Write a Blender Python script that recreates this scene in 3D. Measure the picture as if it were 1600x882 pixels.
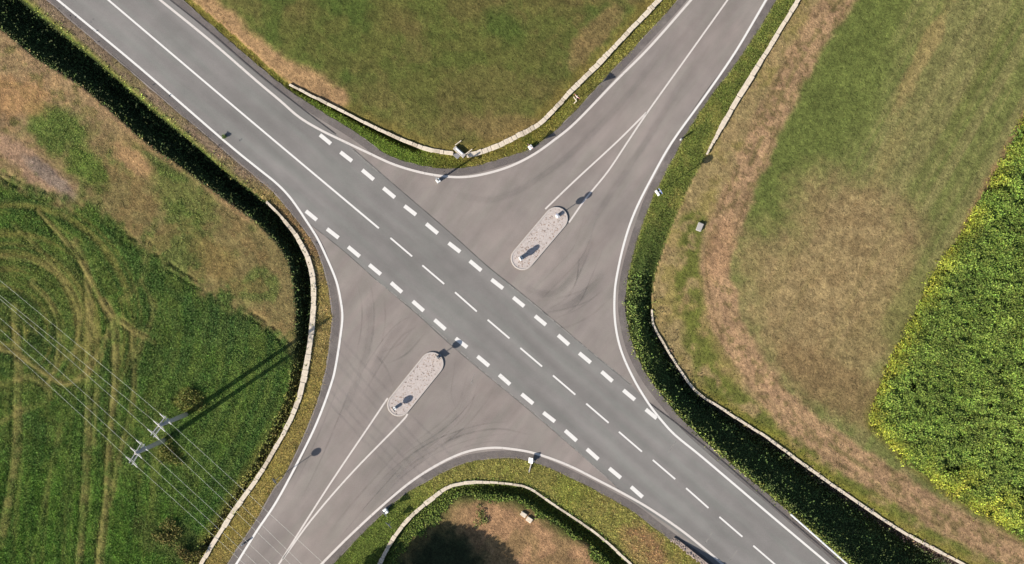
import bpy, bmesh, math, random
import numpy as np
from mathutils import Vector, Matrix
random.seed(7); RNG = np.random.RandomState(11)
R = math.radians
for o in list(bpy.data.objects): bpy.data.objects.remove(o)
SC = bpy.context.scene
COL = SC.collection

# ------------------------------------------------------------------ camera, sky, sun, exposure
CAM_H = 145.0                      # height of the drone above the junction
PPM = 1600 / 116.0                 # plan units (1600 x 882 survey grid) per metre at road level
cam_d = bpy.data.cameras.new('camera'); cam = bpy.data.objects.new('camera', cam_d); COL.objects.link(cam)
cam.location = (0, 0, CAM_H); cam.rotation_euler = (0, 0, 0)
cam_d.sensor_width = 36; cam_d.lens = 36 * CAM_H / 116.0; cam_d.clip_start = 1; cam_d.clip_end = 20000
SC.camera = cam
SUN_EL = R(30); SUN_AZ = R(236)    # compass bearing the sun stands at (clockwise from +Y)
SUN_DIR = Vector((math.sin(SUN_AZ) * math.cos(SUN_EL), math.cos(SUN_AZ) * math.cos(SUN_EL), math.sin(SUN_EL)))
wd = bpy.data.worlds.new('World'); SC.world = wd; wd.use_nodes = True
nt = wd.node_tree
sky = nt.nodes.new('ShaderNodeTexSky'); sky.sky_type = 'NISHITA'; sky.sun_disc = False
sky.sun_elevation = SUN_EL; sky.sun_rotation = SUN_AZ
nt.nodes['Background'].inputs[1].default_value = 0.078
nt.links.new(sky.outputs[0], nt.nodes['Background'].inputs[0])
sl = bpy.data.lights.new('sun', 'SUN'); sl.energy = 4.6; sl.angle = R(0.55); sl.color = (1.0, 0.93, 0.83)
so = bpy.data.objects.new('sun', sl); COL.objects.link(so)
so.rotation_euler = SUN_DIR.to_track_quat('Z', 'Y').to_euler(); so.location = (-60, -40, 60)
vs = SC.view_settings; vs.view_transform = 'Standard'; vs.look = 'None'; vs.gamma = 1; vs.exposure = 1.05

# ------------------------------------------------------------------ helpers
def P(px, py, z=0.0):
    k = (CAM_H - z) / CAM_H
    return Vector(((px - 800) / PPM * k, (441 - py) / PPM * k, z))
GAIN = 1.85
def lin(c):
    c = np.asarray(c, float) / 255.0
    return np.where(c <= 0.04045, c / 12.92, ((c + 0.055) / 1.055) ** 2.4) / GAIN
def lc(r, g, b): return tuple(float(v) for v in lin((r, g, b))) + (1.0,)
def dense(pts, n=8):
    p = np.array(pts, float); out = []
    q = np.vstack([2 * p[0] - p[1], p, 2 * p[-1] - p[-2]])
    for i in range(1, len(q) - 2):
        for k in range(n):
            t = k / n
            out.append(0.5 * (2 * q[i] + (q[i + 1] - q[i - 1]) * t + (2 * q[i - 1] - 5 * q[i] + 4 * q[i + 1] - q[i + 2]) * t * t
                              + (-q[i - 1] + 3 * q[i] - 3 * q[i + 1] + q[i + 2]) * t ** 3))
    out.append(p[-1]); return np.array(out)
ARMS = [np.array(v) / np.hypot(*v) for v in ((-.762, -.648), (.6, -.8), (.762, .648), (-.55, .835))]   # NW, NE, SE, SW
def extend(p, a=1500, b=1500):
    p = np.array(p, float)
    def u(v):
        v = v / np.linalg.norm(v); w = max(ARMS, key=lambda q: q @ v); return w if w @ v > .9 else v
    i = min(6, len(p) - 1)
    s = p[0] + u(p[0] - p[i]) * a; e = p[-1] + u(p[-1] - p[-1 - i]) * b
    return np.vstack([s, p, e])
def inside(x, y, poly):
    r = np.zeros(x.shape, bool); n = len(poly); j = n - 1
    for i in range(n):
        xi, yi = poly[i]; xj, yj = poly[j]
        if yi != yj:
            c = ((yi > y) != (yj > y)) & (x < (xj - xi) * (y - yi) / (yj - yi) + xi)
            r ^= c
        j = i
    return r
def dist(x, y, line):
    best = np.full(x.shape, 1e12)
    for a, b in zip(line[:-1], line[1:]):
        d = b - a; L = d @ d
        if L < 1e-9: continue
        t = np.clip(((x - a[0]) * d[0] + (y - a[1]) * d[1]) / L, 0, 1)
        dd = (x - a[0] - t * d[0]) ** 2 + (y - a[1] - t * d[1]) ** 2
        np.minimum(best, dd, out=best)
    return np.sqrt(best)
TAB = np.random.RandomState(3).rand(256, 256)
def vnoise(x, y, s, seed=0):
    x = np.asarray(x) / s + seed * 17.3; y = np.asarray(y) / s + seed * 31.7
    xi = np.floor(x).astype(int); yi = np.floor(y).astype(int); fx = x - xi; fy = y - yi
    fx = fx * fx * (3 - 2 * fx); fy = fy * fy * (3 - 2 * fy)
    g = lambda a, b: TAB[a & 255, b & 255]
    return (g(xi, yi) * (1 - fx) + g(xi + 1, yi) * fx) * (1 - fy) + (g(xi, yi + 1) * (1 - fx) + g(xi + 1, yi + 1) * fx) * fy
def fbm(x, y, s, seed=0, o=4):
    t = 0; a = 1; n = 0
    for k in range(o):
        t = t + a * vnoise(x, y, s / 2 ** k, seed + k * 3); n += a; a *= 0.55
    return t / n
def ss(a, b, v):
    t = np.clip((v - a) / (b - a), 0, 1); return t * t * (3 - 2 * t)

# ------------------------------------------------------------------ materials
def mat(name):
    m = bpy.data.materials.new(name); m.use_nodes = True
    return m, m.node_tree, m.node_tree.nodes['Principled BSDF']
def plain(name, col, rough=0.7, metal=0.0, var=0.0, scale=8.0, bump=0.0):
    m, t, b = mat(name); N = t.nodes; L = t.links
    b.inputs['Roughness'].default_value = rough; b.inputs['Metallic'].default_value = metal
    b.inputs['Base Color'].default_value = col
    if var or bump:
        tc = N.new('ShaderNodeTexCoord'); no = N.new('ShaderNodeTexNoise'); no.inputs['Scale'].default_value = scale
        no.inputs['Detail'].default_value = 6; L.new(tc.outputs['Object'], no.inputs['Vector'])
        mx = N.new('ShaderNodeMix'); mx.data_type = 'RGBA'
        mx.inputs[6].default_value = tuple(c * (1 - var) for c in col[:3]) + (1,)
        mx.inputs[7].default_value = tuple(min(1, c * (1 + var)) for c in col[:3]) + (1,)
        rp = N.new('ShaderNodeMapRange'); rp.inputs[1].default_value = .3; rp.inputs[2].default_value = .7
        L.new(no.outputs[0], rp.inputs[0]); L.new(rp.outputs[0], mx.inputs[0]); L.new(mx.outputs[2], b.inputs['Base Color'])
        if bump:
            bp = N.new('ShaderNodeBump'); bp.inputs['Distance'].default_value = bump; L.new(no.outputs[0], bp.inputs['Height']); L.new(bp.outputs[0], b.inputs['Normal'])
    return m
def attr_mat(name, rough=0.9, var=0.35, s1=3.0, s2=14.0, bump=0.0, spec=0.2):
    m, t, b = mat(name); N = t.nodes; L = t.links
    b.inputs['Roughness'].default_value = rough; b.inputs['Specular IOR Level'].default_value = spec
    a = N.new('ShaderNodeAttribute'); a.attribute_name = 'col'
    if var:
        tc = N.new('ShaderNodeTexCoord'); f = None
        for s in (s1, s2):
            no = N.new('ShaderNodeTexNoise'); no.inputs['Scale'].default_value = s; no.inputs['Detail'].default_value = 5
            L.new(tc.outputs['Object'], no.inputs['Vector'])
            mr = N.new('ShaderNodeMapRange'); mr.inputs[1].default_value = .28; mr.inputs[2].default_value = .72
            mr.inputs[3].default_value = 1 - var; mr.inputs[4].default_value = 1 + var; L.new(no.outputs[0], mr.inputs[0])
            if f is None: f = mr.outputs[0]
            else:
                mu = N.new('ShaderNodeMath'); mu.operation = 'MULTIPLY'; L.new(f, mu.inputs[0]); L.new(mr.outputs[0], mu.inputs[1]); f = mu.outputs[0]
        no = N.new('ShaderNodeTexNoise'); no.inputs['Scale'].default_value = 4.2; no.inputs['Detail'].default_value = 2; L.new(tc.outputs['Object'], no.inputs['Vector'])
        mr = N.new('ShaderNodeMapRange'); mr.inputs[1].default_value = .30; mr.inputs[2].default_value = .42; mr.inputs[3].default_value = .62; L.new(no.outputs[0], mr.inputs[0])
        mu = N.new('ShaderNodeMath'); mu.operation = 'MULTIPLY'; L.new(f, mu.inputs[0]); L.new(mr.outputs[0], mu.inputs[1]); f = mu.outputs[0]
        vm = N.new('ShaderNodeVectorMath'); vm.operation = 'SCALE'; L.new(a.outputs['Color'], vm.inputs[0]); L.new(f, vm.inputs['Scale'])
        L.new(vm.outputs[0], b.inputs['Base Color'])
        if bump:
            bp = N.new('ShaderNodeBump'); bp.inputs['Distance'].default_value = bump; L.new(f, bp.inputs['Height']); L.new(bp.outputs[0], b.inputs['Normal'])
    else: L.new(a.outputs['Color'], b.inputs['Base Color'])
    return m
def asphalt(name, ca, cb, ang, streak=(0.03, 0.35), contrast=1.0, lanes=None):
    m, t, b = mat(name); N = t.nodes; L = t.links
    b.inputs['Roughness'].default_value = 0.85; b.inputs['Specular IOR Level'].default_value = 0.25
    tc = N.new('ShaderNodeTexCoord'); mp = N.new('ShaderNodeMapping'); mp.vector_type = 'POINT'
    mp.inputs['Rotation'].default_value = (0, 0, -ang); L.new(tc.outputs['Object'], mp.inputs['Vector'])
    m2 = N.new('ShaderNodeMapping'); m2.inputs['Scale'].default_value = (streak[0], streak[1], 1); L.new(mp.outputs[0], m2.inputs['Vector'])
    def noise(vec, s, d=5, r=.55):
        n = N.new('ShaderNodeTexNoise'); n.inputs['Scale'].default_value = s; n.inputs['Detail'].default_value = d; n.inputs['Roughness'].default_value = r
        L.new(vec, n.inputs['Vector']); return n.outputs[0]
    def rng(o, a, c, lo, hi):
        r = N.new('ShaderNodeMapRange'); L.new(o, r.inputs[0])
        for i, v in enumerate((a, c, lo, hi)): r.inputs[i + 1].default_value = v
        return r.outputs[0]
    mx = N.new('ShaderNodeMix'); mx.data_type = 'RGBA'; mx.inputs[6].default_value = ca; mx.inputs[7].default_value = cb
    L.new(rng(noise(tc.outputs['Object'], .09), .35, .65, 0, 1), mx.inputs[0])
    hp = N.new('ShaderNodeMix'); hp.data_type = 'RGBA'; hp.inputs[7].default_value = tuple(c * k for c, k in zip(ca[:3], (.90, .955, .93))) + (1,)
    L.new(mx.outputs[2], hp.inputs[6]); L.new(rng(noise(m2.outputs[0], 2.3, 3), .45, .62, 0, .75), hp.inputs[0])
    f1 = rng(noise(m2.outputs[0], 1.0), .3, .7, 1 - .15 * contrast, 1 + .13 * contrast)
    f2 = rng(noise(tc.outputs['Object'], .5), .3, .7, .93, 1.06)
    f3 = rng(noise(tc.outputs['Object'], 9.0, 3), .3, .7, .93, 1.07)
    f4 = rng(noise(tc.outputs['Object'], 60.0, 2), .3, .7, .90, 1.10)
    cur = f1
    fs = [f2, f3, f4]
    if lanes:      # tyre-polished paths along a straight road: (offset of the centre line, spacing of the paths)
        sx = N.new('ShaderNodeSeparateXYZ'); L.new(mp.outputs[0], sx.inputs[0])
        def mth(op, *a):
            n = N.new('ShaderNodeMath'); n.operation = op
            for i, v in enumerate(a):
                if isinstance(v, (int, float)): n.inputs[i].default_value = v
                else: L.new(v, n.inputs[i])
            return n.outputs[0]
        w = mth('COSINE', mth('MULTIPLY', mth('SUBTRACT', sx.outputs[1], lanes[0]), 2 * math.pi / lanes[1]))
        amp = rng(noise(m2.outputs[0], .8, 3), .35, .7, .01, .085)
        fs.append(mth('ADD', mth('MULTIPLY', w, amp), 1.0))
    for f in fs:
        mu = N.new('ShaderNodeMath'); mu.operation = 'MULTIPLY'; L.new(cur, mu.inputs[0]); L.new(f, mu.inputs[1]); cur = mu.outputs[0]
    vm = N.new('ShaderNodeVectorMath'); vm.operation = 'SCALE'; L.new(hp.outputs[2], vm.inputs[0]); L.new(cur, vm.inputs['Scale'])
    L.new(vm.outputs[0], b.inputs['Base Color'])
    bp = N.new('ShaderNodeBump'); bp.inputs['Distance'].default_value = .01; L.new(noise(tc.outputs['Object'], 60.0, 2), bp.inputs['Height']); L.new(bp.outputs[0], b.inputs['Normal'])
    return m
def wear_mat(name, col, s=2.5, lo=.35, hi=.6, amax=1.0, edge=None):
    """a worn layer: the coat comes off where the noise is low"""
    m, t, b = mat(name); N = t.nodes; L = t.links
    b.inputs['Base Color'].default_value = col; b.inputs['Roughness'].default_value = .7
    tc = N.new('ShaderNodeTexCoord'); no = N.new('ShaderNodeTexNoise'); no.inputs['Scale'].default_value = s; no.inputs['Detail'].default_value = 8
    no.inputs['Roughness'].default_value = .65; L.new(tc.outputs['Object'], no.inputs['Vector'])
    r = N.new('ShaderNodeMapRange'); L.new(no.outputs[0], r.inputs[0])
    for i, v in enumerate((lo, hi, 0.0, amax)): r.inputs[i + 1].default_value = v
    if edge:
        at_ = N.new('ShaderNodeAttribute'); at_.attribute_name = 'fade'; mu = N.new('ShaderNodeMath'); mu.operation = 'MULTIPLY'
        L.new(r.outputs[0], mu.inputs[0]); L.new(at_.outputs['Fac'], mu.inputs[1]); L.new(mu.outputs[0], b.inputs['Alpha'])
    else: L.new(r.outputs[0], b.inputs['Alpha'])
    return m
M = {}
M['ground'] = attr_mat('soil_and_turf', .95, .3, 3.2, 7.5, .05, .1)
M['leaf'] = attr_mat('leaf_blades', .75, 0.0, spec=.15)
ANG_MAIN = math.atan2(-357, 420); ANG_SIDE = math.atan2(1.28, 1.0)
_c = P(380, 179); M['main'] = asphalt('main_asphalt', lc(151, 146, 142), lc(140, 136, 132), ANG_MAIN, (0.05, .38), 1.0, (-math.sin(ANG_MAIN) * _c.x + math.cos(ANG_MAIN) * _c.y, 1.88))
M['side'] = asphalt('side_asphalt', lc(163, 151, 144), lc(153, 144, 138), ANG_SIDE, (0.06, .34), 1.25)
M['paint'] = wear_mat('white_road_paint', lc(250, 246, 240), 5.0, .15, .4, 1.0)
M['paint_dim'] = wear_mat('worn_road_paint', lc(236, 227, 219), 4.0, .15, .42, 1.0)
M['rubber'] = wear_mat('tyre_rubber_film', (.03, .03, .03, 1), .7, .25, .75, .24, edge=True)
M['seam'] = wear_mat('bitumen_seam', (.025, .024, .026, 1), 1.5, .25, .5, .7)
M['seam_soft'] = wear_mat('bitumen_seam_faint', (.04, .04, .04, 1), 1.0, .3, .6, .45)
M['seam_pale'] = wear_mat('pale_joint', lc(182, 176, 168), 1.2, .3, .55, .7)
M['shoulder_dark'] = wear_mat('old_shoulder_surface', lc(122, 113, 109), .5, .25, .65, .75)
M['gravel'] = wear_mat('earthy_grit', lc(150, 126, 98), 1.6, .4, .62, .8)
M['stone'] = plain('cream_limestone', lc(243, 227, 203), .9, 0, .16, 3.0, .02)
M['stone2'] = plain('grey_limestone', lc(222, 206, 182), .9, 0, .2, 3.0, .02)
M['wallbody'] = plain('rough_wall_stone', lc(150, 132, 112), .95, 0, .3, 4.0, .04)
M['rubble'] = plain('pinkish_rubble', lc(176, 158, 146), .95, 0, .3, 6.0, .03)
M['concrete'] = plain('concrete', lc(196, 190, 184), .85, 0, .1, 5.0, .01)
M['conc_kerb'] = plain('kerb_concrete', lc(208, 198, 190), .85, 0, .1, 6.0, .01)
M['cobble_bed'] = plain('cobble_mortar', lc(208, 196, 189), .9, 0, .12, 5.0, .01)
M['steel'] = plain('galvanised_steel', (.42, .42, .41, 1), .45, .6, .1, 5)
M['rail'] = plain('galvanised_rail', (.62, .62, .61, 1), .5, .25, .06, 3)
M['white'] = plain('white_plastic', (.62, .62, .60, 1), .5)
M['black'] = plain('black_rubber', (.02, .02, .02, 1), .6)
M['back'] = plain('sign_back_grey', (.16, .16, .165, 1), .6)
M['blue'] = plain('sign_blue', (.02, .07, .32, 1), .4)
M['red'] = plain('sign_red', (.45, .02, .02, 1), .4)
M['yellow'] = plain('sign_yellow', (.6, .4, .03, 1), .5)
M['pole'] = plain('pole_concrete', (.34, .32, .29, 1), .85, 0, .12, 3)
M['insul'] = plain('porcelain', (.30, .30, .29, 1), .4)
M['arm'] = plain('weathered_steel', (.26, .26, .26, 1), .6)
M['wire'] = plain('aluminium_wire', (.68, .68, .60, 1), .5, 0)
M['bark'] = plain('bark', (.09, .065, .045, 1), .95, 0, .3, 6, .02)

# ------------------------------------------------------------------ object helpers
def link(name, me, m=None, parent=None, loc=None, rot=None):
    o = bpy.data.objects.new(name, me); COL.objects.link(o)
    if m is not None and me is not None and not me.materials: me.materials.append(m)
    if parent: o.parent = parent
    if loc is not None: o.location = loc
    if rot is not None: o.rotation_euler = rot
    return o
def from_bm(name, bm, m, parent=None, loc=None, rot=None, smooth=False):
    bmesh.ops.recalc_face_normals(bm, faces=bm.faces)
    me = bpy.data.meshes.new(name); bm.to_mesh(me); bm.free()
    if smooth:
        for p in me.polygons: p.use_smooth = True
    return link(name, me, m, parent, loc, rot)
def tag(o, label=None, cat=None, group=None, kind=None):
    if label: o['label'] = label
    if cat: o['category'] = cat
    if group: o['group'] = group
    if kind: o['kind'] = kind
    return o
def empty(name, loc, rz=0):
    o = bpy.data.objects.new(name, None); COL.objects.link(o); o.location = loc; o.rotation_euler = (0, 0, rz); o.empty_display_size = .3
    return o
def box(bm, sx, sy, sz, c=(0, 0, 0), bevel=0.0, rot=None):
    mt = Matrix.Translation(c) @ (rot.to_4x4() if rot is not None else Matrix.Identity(4)) @ Matrix.Diagonal((sx, sy, sz, 1))
    r = bmesh.ops.create_cube(bm, size=1, matrix=mt)
    if bevel:
        es = list({e for v in r['verts'] for e in v.link_edges})
        bmesh.ops.bevel(bm, geom=es, offset=bevel, segments=1, affect='EDGES')
def tube(bm, pts, rad, seg=8, cap=True):
    rings = []; pts = [Vector(p) for p in pts]
    for i, p in enumerate(pts):
        d = (pts[min(i + 1, len(pts) - 1)] - pts[max(i - 1, 0)]).normalized()
        u = d.cross(Vector((0, 0, 1)) if abs(d.z) < .9 else Vector((1, 0, 0))).normalized(); v = d.cross(u)
        r = rad[i] if isinstance(rad, (list, tuple)) else rad
        rings.append([bm.verts.new(p + (u * math.cos(a) + v * math.sin(a)) * r) for a in [2 * math.pi * k / seg for k in range(seg)]])
    for a, b in zip(rings[:-1], rings[1:]):
        for k in range(seg): bm.faces.new((a[k], a[(k + 1) % seg], b[(k + 1) % seg], b[k]))
    if cap: bm.faces.new(rings[0]); bm.faces.new(rings[-1])
def prism(bm, outline, t, y0=0.0):
    """outline in local XZ, extruded along Y by t"""
    a = [bm.verts.new((x, y0, z)) for x, z in outline]; b = [bm.verts.new((x, y0 + t, z)) for x, z in outline]
    bm.faces.new(a); bm.faces.new(b[::-1])
    n = len(a)
    for i in range(n): bm.faces.new((a[i], a[(i + 1) % n], b[(i + 1) % n], b[i]))
def strip(name, pts, width, z, m, parent, zfun=None):
    """painted band of constant width (m) along plan points"""
    w = [P(x, y, 0) for x, y in pts]; bm = bmesh.new(); prev = None
    for i, p in enumerate(w):
        d = (w[min(i + 1, len(w) - 1)] - w[max(i - 1, 0)]).normalized(); n = Vector((-d.y, d.x, 0))
        a = bm.verts.new((p + n * width / 2).to_tuple()[:2] + (z,)); b = bm.verts.new((p - n * width / 2).to_tuple()[:2] + (z,))
        if prev: bm.faces.new((prev[0], prev[1], b, a))
        prev = (a, b)
    o = from_bm(name, bm, m, parent)
    if o.data.polygons and o.data.polygons[0].normal.z < 0:
        o.data.flip_normals()
    return o
def sheet(name, poly, z, m, skirt=0.12):
    bm = bmesh.new(); vs_ = [bm.verts.new(P(x, y, 0).to_tuple()[:2] + (z,)) for x, y in poly]
    f = bm.faces.new(vs_); f.normal_update()
    if f.normal.z < 0: f.normal_flip()
    lo = [bm.verts.new((v.co.x, v.co.y, z - skirt)) for v in vs_]; n = len(vs_)
    for i in range(n): bm.faces.new((vs_[i], vs_[(i + 1) % n], lo[(i + 1) % n], lo[i]))
    bmesh.ops.triangulate(bm, faces=[f])
    me = bpy.data.meshes.new(name); bm.to_mesh(me); bm.free()
    return tag(link(name, me, m), kind='structure')

# ------------------------------------------------------------------ survey lines (plan units)
N_OUT = dense([(225, -52), (285, 0), (345, 52), (400, 100), (450, 140), (500, 173), (555, 207), (600, 239), (630, 252), (670, 261), (705, 264), (740, 260), (775, 251), (800, 243), (832, 231), (870, 202), (907, 165), (960, 107), (1000, 65), (1055, 5), (1095, -45)], 6)
N_WALL = dense([(222, -66), (290, -8), (350, 42), (400, 86), (452, 132), (487, 150), (537, 175), (587, 200), (634, 221), (670, 234), (710, 240), (740, 241), (775, 229), (800, 217), (845, 192), (890, 145), (940, 95), (985, 47), (1030, 0), (1075, -47)], 6)
E_OUT = dense([(1235, -40), (1203, 18), (1150, 100), (1112, 149), (1075, 205), (1040, 270), (1020, 308), (1008, 340), (994, 382), (981, 432), (977, 475), (981, 510), (991, 547), (1012, 588), (1040, 625), (1070, 660), (1120, 706), (1175, 752), (1232, 800), (1325, 882), (1390, 940)], 6)
E_WALL = dense([(1273, -45), (1247, 0), (1225, 37), (1200, 78), (1170, 127), (1137, 182), (1104, 242), (1082, 280), (1062, 325), (1044, 370), (1025, 427), (1018, 470), (1021, 507), (1037, 537), (1065, 582), (1090, 614), (1125, 637), (1160, 660), (1200, 685), (1275, 740), (1340, 785), (1412, 832), (1502, 880), (1600, 930)], 6)
S_OUT = dense([(480, 925), (525, 877), (575, 825), (625, 778), (662, 755), (712, 729), (750, 719), (800, 716), (837, 724), (875, 739), (920, 761), (955, 780), (987, 798), (1025, 827), (1060, 853), (1095, 880), (1150, 925)], 6)
S_WALL = dense([(560, 950), (592, 884), (612, 846), (632, 818), (665, 787), (700, 762), (725, 755), (762, 754), (800, 757), (830, 765), (862, 787), (912, 820), (945, 845), (975, 872), (1030, 925)], 6)
W_OUT = dense([(20, -45), (72, 0), (180, 92), (300, 194), (400, 278), (428, 302), (465, 347), (492, 385), (510, 438), (518, 490), (516, 525), (506, 590), (484, 658), (450, 733), (425, 768), (400, 812), (352, 885), (315, 945)], 6)
W_RIM = dense([(-12, -45), (50, 8), (140, 82), (217, 150), (295, 215), (350, 264), (400, 303), (416, 315), (440, 340), (460, 365), (475, 390), (484, 413), (489, 438), (490, 465), (489, 490), (484, 540), (475, 590), (466, 625), (451, 662), (425, 709), (400, 750), (370, 792), (345, 830), (315, 880), (275, 945)], 6)
W_FLD = dense([(-90, -25), (0, 45), (62, 95), (130, 137), (225, 220), (282, 260), (350, 310), (400, 347), (432, 380), (449, 407), (458, 440), (462, 500), (459, 560), (446, 620), (420, 680), (390, 735), (355, 790), (322, 840), (296, 882), (260, 945)], 6)
LN = {k: extend(v) for k, v in dict(no=N_OUT, nw=N_WALL, eo=E_OUT, ew=E_WALL, so=S_OUT, sw=S_WALL, wo=W_OUT, wr=W_RIM, wf=W_FLD).items()}
far = {'n': (800, -90000), 'e': (90000, 441), 's': (800, 90000), 'w': (-90000, 441)}
def corner(line, f):
    e = extend(line, 60000, 60000); return np.vstack([e, [far[f]]])
POLY = dict(no=corner(N_OUT, 'n'), nw=corner(N_WALL, 'n'), eo=corner(E_OUT, 'e'), ew=corner(E_WALL, 'e'), so=corner(S_OUT, 's'), sw=corner(S_WALL, 's'), wo=corner(W_OUT, 'w'), wr=corner(W_RIM, 'w'), wf=corner(W_FLD, 'w'))
TRACK = dense([(1345, -60), (1312, 0), (1270, 62), (1230, 132), (1192, 212), (1162, 282), (1137, 342), (1121, 400), (1126, 460), (1147, 528), (1187, 590), (1237, 645), (1290, 690), (1350, 730), (1430, 780), (1520, 833), (1600, 872), (1700, 920)], 5)
CROP = [(1700, 20), (1640, 120), (1600, 190), (1580, 230), (1545, 290), (1500, 370), (1460, 430), (1420, 510), (1390, 570), (1368, 625), (1362, 660), (1390, 690), (1430, 728), (1500, 778), (1600, 838), (1720, 900)]
CROP_L = dense(CROP, 5); CROP_P = np.vstack([extend(CROP_L, 4000, 4000), [(12000, 441)]])
GREEN_W = dense([(-120, 200), (0, 272), (50, 298), (110, 322), (150, 335), (190, 368), (240, 402), (300, 440), (345, 462), (385, 490), (430, 520), (470, 570), (500, 660)], 4)
GREEN_WP = np.vstack([extend(GREEN_W, 3000, 3000), [(-9000, 3000)]])
def depth_w(y): return np.interp(y, [-100, 280, 400, 500, 600, 882], [.95, .95, .7, .45, .2, .1]), np.interp(y, [-100, 280, 400, 500, 600, 882], [-1.9, -1.9, -1.5, -1.1, -.75, -.5])
def depth_e(y): return np.interp(y, [0, 250, 400, 500, 600, 700, 882], [-.22, -.38, -.75, -1.4, -2.0, -2.3, -2.5]), np.interp(y, [0, 250, 400, 500, 600, 700, 882], [-.25, -.4, -.95, -2.2, -3.3, -3.6, -3.8])
ROAD, NV, NF, EV, EF, CR, SV, SF, WV, WD, WF = range(11)

def survey(x, y, colour=True):
    """height, land cover and colour of the ground at plan points"""
    shp = x.shape
    ins = {k: inside(x, y, p) for k, p in POLY.items()}
    reg = np.full(shp, ROAD); z = np.full(shp, -0.07)
    nb = lambda s, k: fbm(x, y, s, k)
    ux = nb(60, 1) - .5
    lump = (nb(90, 5) - .5) * .22 + (nb(9, 6) - .5) * .10
    # north
    d = dist(x, y, LN['no']); dw_n = dist(x, y, LN['nw']); f = d / (d + dw_n + 1e-6)
    k = ins['no'] & ~ins['nw']; reg[k] = NV
    trench = ss(.66, .76, f) * (1 - ss(640, 670, x)) * ss(440, 470, x)
    zz = -.02 - .08 * ss(0, .4, f) + (nb(8, 9) - .5) * .06 - .8 * trench; z[k] = zz[k]
    k = ins['nw']; reg[k] = NF; z[k] = (.12 + .16 * ss(0, 60, dw_n) + lump)[k]
    # east
    d_eo = dist(x, y, LN['eo']); d_ew = dist(x, y, LN['ew']); f = d_eo / (d_eo + d_ew + 1e-6)
    zf, zb = depth_e(y)
    k = ins['eo'] & ~ins['ew']; reg[k] = EV
    prof = np.where(f < .1, -.05, -.05 + (zb + .05) * ss(-.25, 1.0, (f - .1) / .78) * np.clip((f - .1) / .78 * 1.5, 0, 1))
    prof = np.interp(f, [0, .08, .84, 1.0], [0, .03, 1, 1]) * zb - .02; soft_ = np.interp(f, [0, .4, .84, 1.0], [0, .12, 1, 1]) * zb - .02; kk = 1 - ss(520, 600, y); prof = prof * (1 - kk) + soft_ * kk
    z[k] = (prof + (nb(10, 12) - .5) * .18 * ss(.05, .2, f))[k]
    k = ins['ew']; reg[k] = EF; zfe = zf - .08 * ss(0, 400, d_ew) + lump; z[k] = zfe[k]
    inc = inside(x, y, CROP_P) & k; reg[inc] = CR
    d_cr = dist(x, y, CROP_L)
    # south
    d = dist(x, y, LN['so']); d_sw = dist(x, y, LN['sw']); f = d / (d + d_sw + 1e-6)
    k = ins['so'] & ~ins['sw']; reg[k] = SV; z[k] = (-.02 + .10 * ss(0, .6, f) + (nb(8, 13) - .5) * .07)[k]
    k = ins['sw']; reg[k] = SF
    dip = (1 - ss(6, 26, d_sw)) * np.interp(x, [560, 640, 720, 800, 900], [.25, .35, .8, 1.15, 1.5])
    z[k] = (-.05 - dip + lump)[k]
    # west
    d_wo = dist(x, y, LN['wo']); d_wr = dist(x, y, LN['wr']); d_wf = dist(x, y, LN['wf'])
    k = ins['wo'] & ~ins['wr']; reg[k] = WV; z[k] = (-.03 + (nb(8, 15) - .5) * .07)[k]
    zf, zb = depth_w(y); f = d_wf / (d_wf + d_wr + 1e-6)
    k = ins['wr'] & ~ins['wf']; reg[k] = WD
    zz = np.where(f < .78, zf + (zb - zf) * np.clip(f / .62, 0, 1), zb + (0 - zb) * ss(.80, 1.0, f) * .96) + (nb(10, 16) - .5) * .2
    z[k] = zz[k]
    rut = np.zeros(shp)
    for pts, w, s_ in WTRACKS:
        l_ = dense(pts, 4); dl = dist(x, y, l_); rut = np.maximum(rut, np.exp(-((dl - w - 2.5) / 2.2) ** 2) * s_ * (x < np.interp(y, l_[:, 1], l_[:, 0]) + 200))
    l_ = GREEN_W; dl = dist(x, y, l_); rut = np.maximum(rut, np.exp(-((dl - 5) / 3.5) ** 2) * ss(.4, .6, nb(22, 19)) * 1.2)
    k = ins['wf']; reg[k] = WF; z[k] = (zf + lump - .2 * rut - .14 * (fbm(np.hypot(x - 10, y - 520), np.arctan2(y - 520, x - 10) * 7, 8, 113) - .5))[k]
    if not colour: return z, reg
    # ---------------- colour of soil and turf
    col = np.zeros(shp + (3,)); A = lambda *c: np.array(c, float)
    def put(mask_f, c, k=None):
        w = np.clip(mask_f, 0, 1)
        if k is not None: w = w * k
        w = w[..., None]; col[...] = col * (1 - w) + np.asarray(c) * w
    def band(line, w, soft, seed=20, amp=8):
        dd = dist(x, y, line) + (nb(26, seed) - .5) * 2 * amp
        return 1 - ss(w, w + soft, dd)
    def blob(cx, cy, rx, ry, rot=0, seed=30, amp=.7):
        c, s = math.cos(R(rot)), math.sin(R(rot)); u = (x - cx) * c + (y - cy) * s; v = -(x - cx) * s + (y - cy) * c
        return 1 - ss(.55, 1.15, np.hypot(u / rx, v / ry) + (nb(40, seed) - .5) * 2 * amp * .6 + (nb(10, seed + 1) - .5) * .5)
    fine = nb(7, 40); mid = nb(28, 41); big = nb(120, 42)
    put(np.ones(shp), A(96, 92, 62))
    put(reg == ROAD, A(96, 90, 84))
    # verges
    put(reg == NV, A(104, 106, 44)); put((reg == NV) * ss(.4, .6, mid), A(124, 116, 56))
    put((reg == NV) * (1 - ss(640, 700, x)) * ss(430, 500, x), A(98, 116, 44))
    put((reg == NV) * ss(850, 900, x), A(122, 118, 58))
    k = reg == NF
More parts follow.
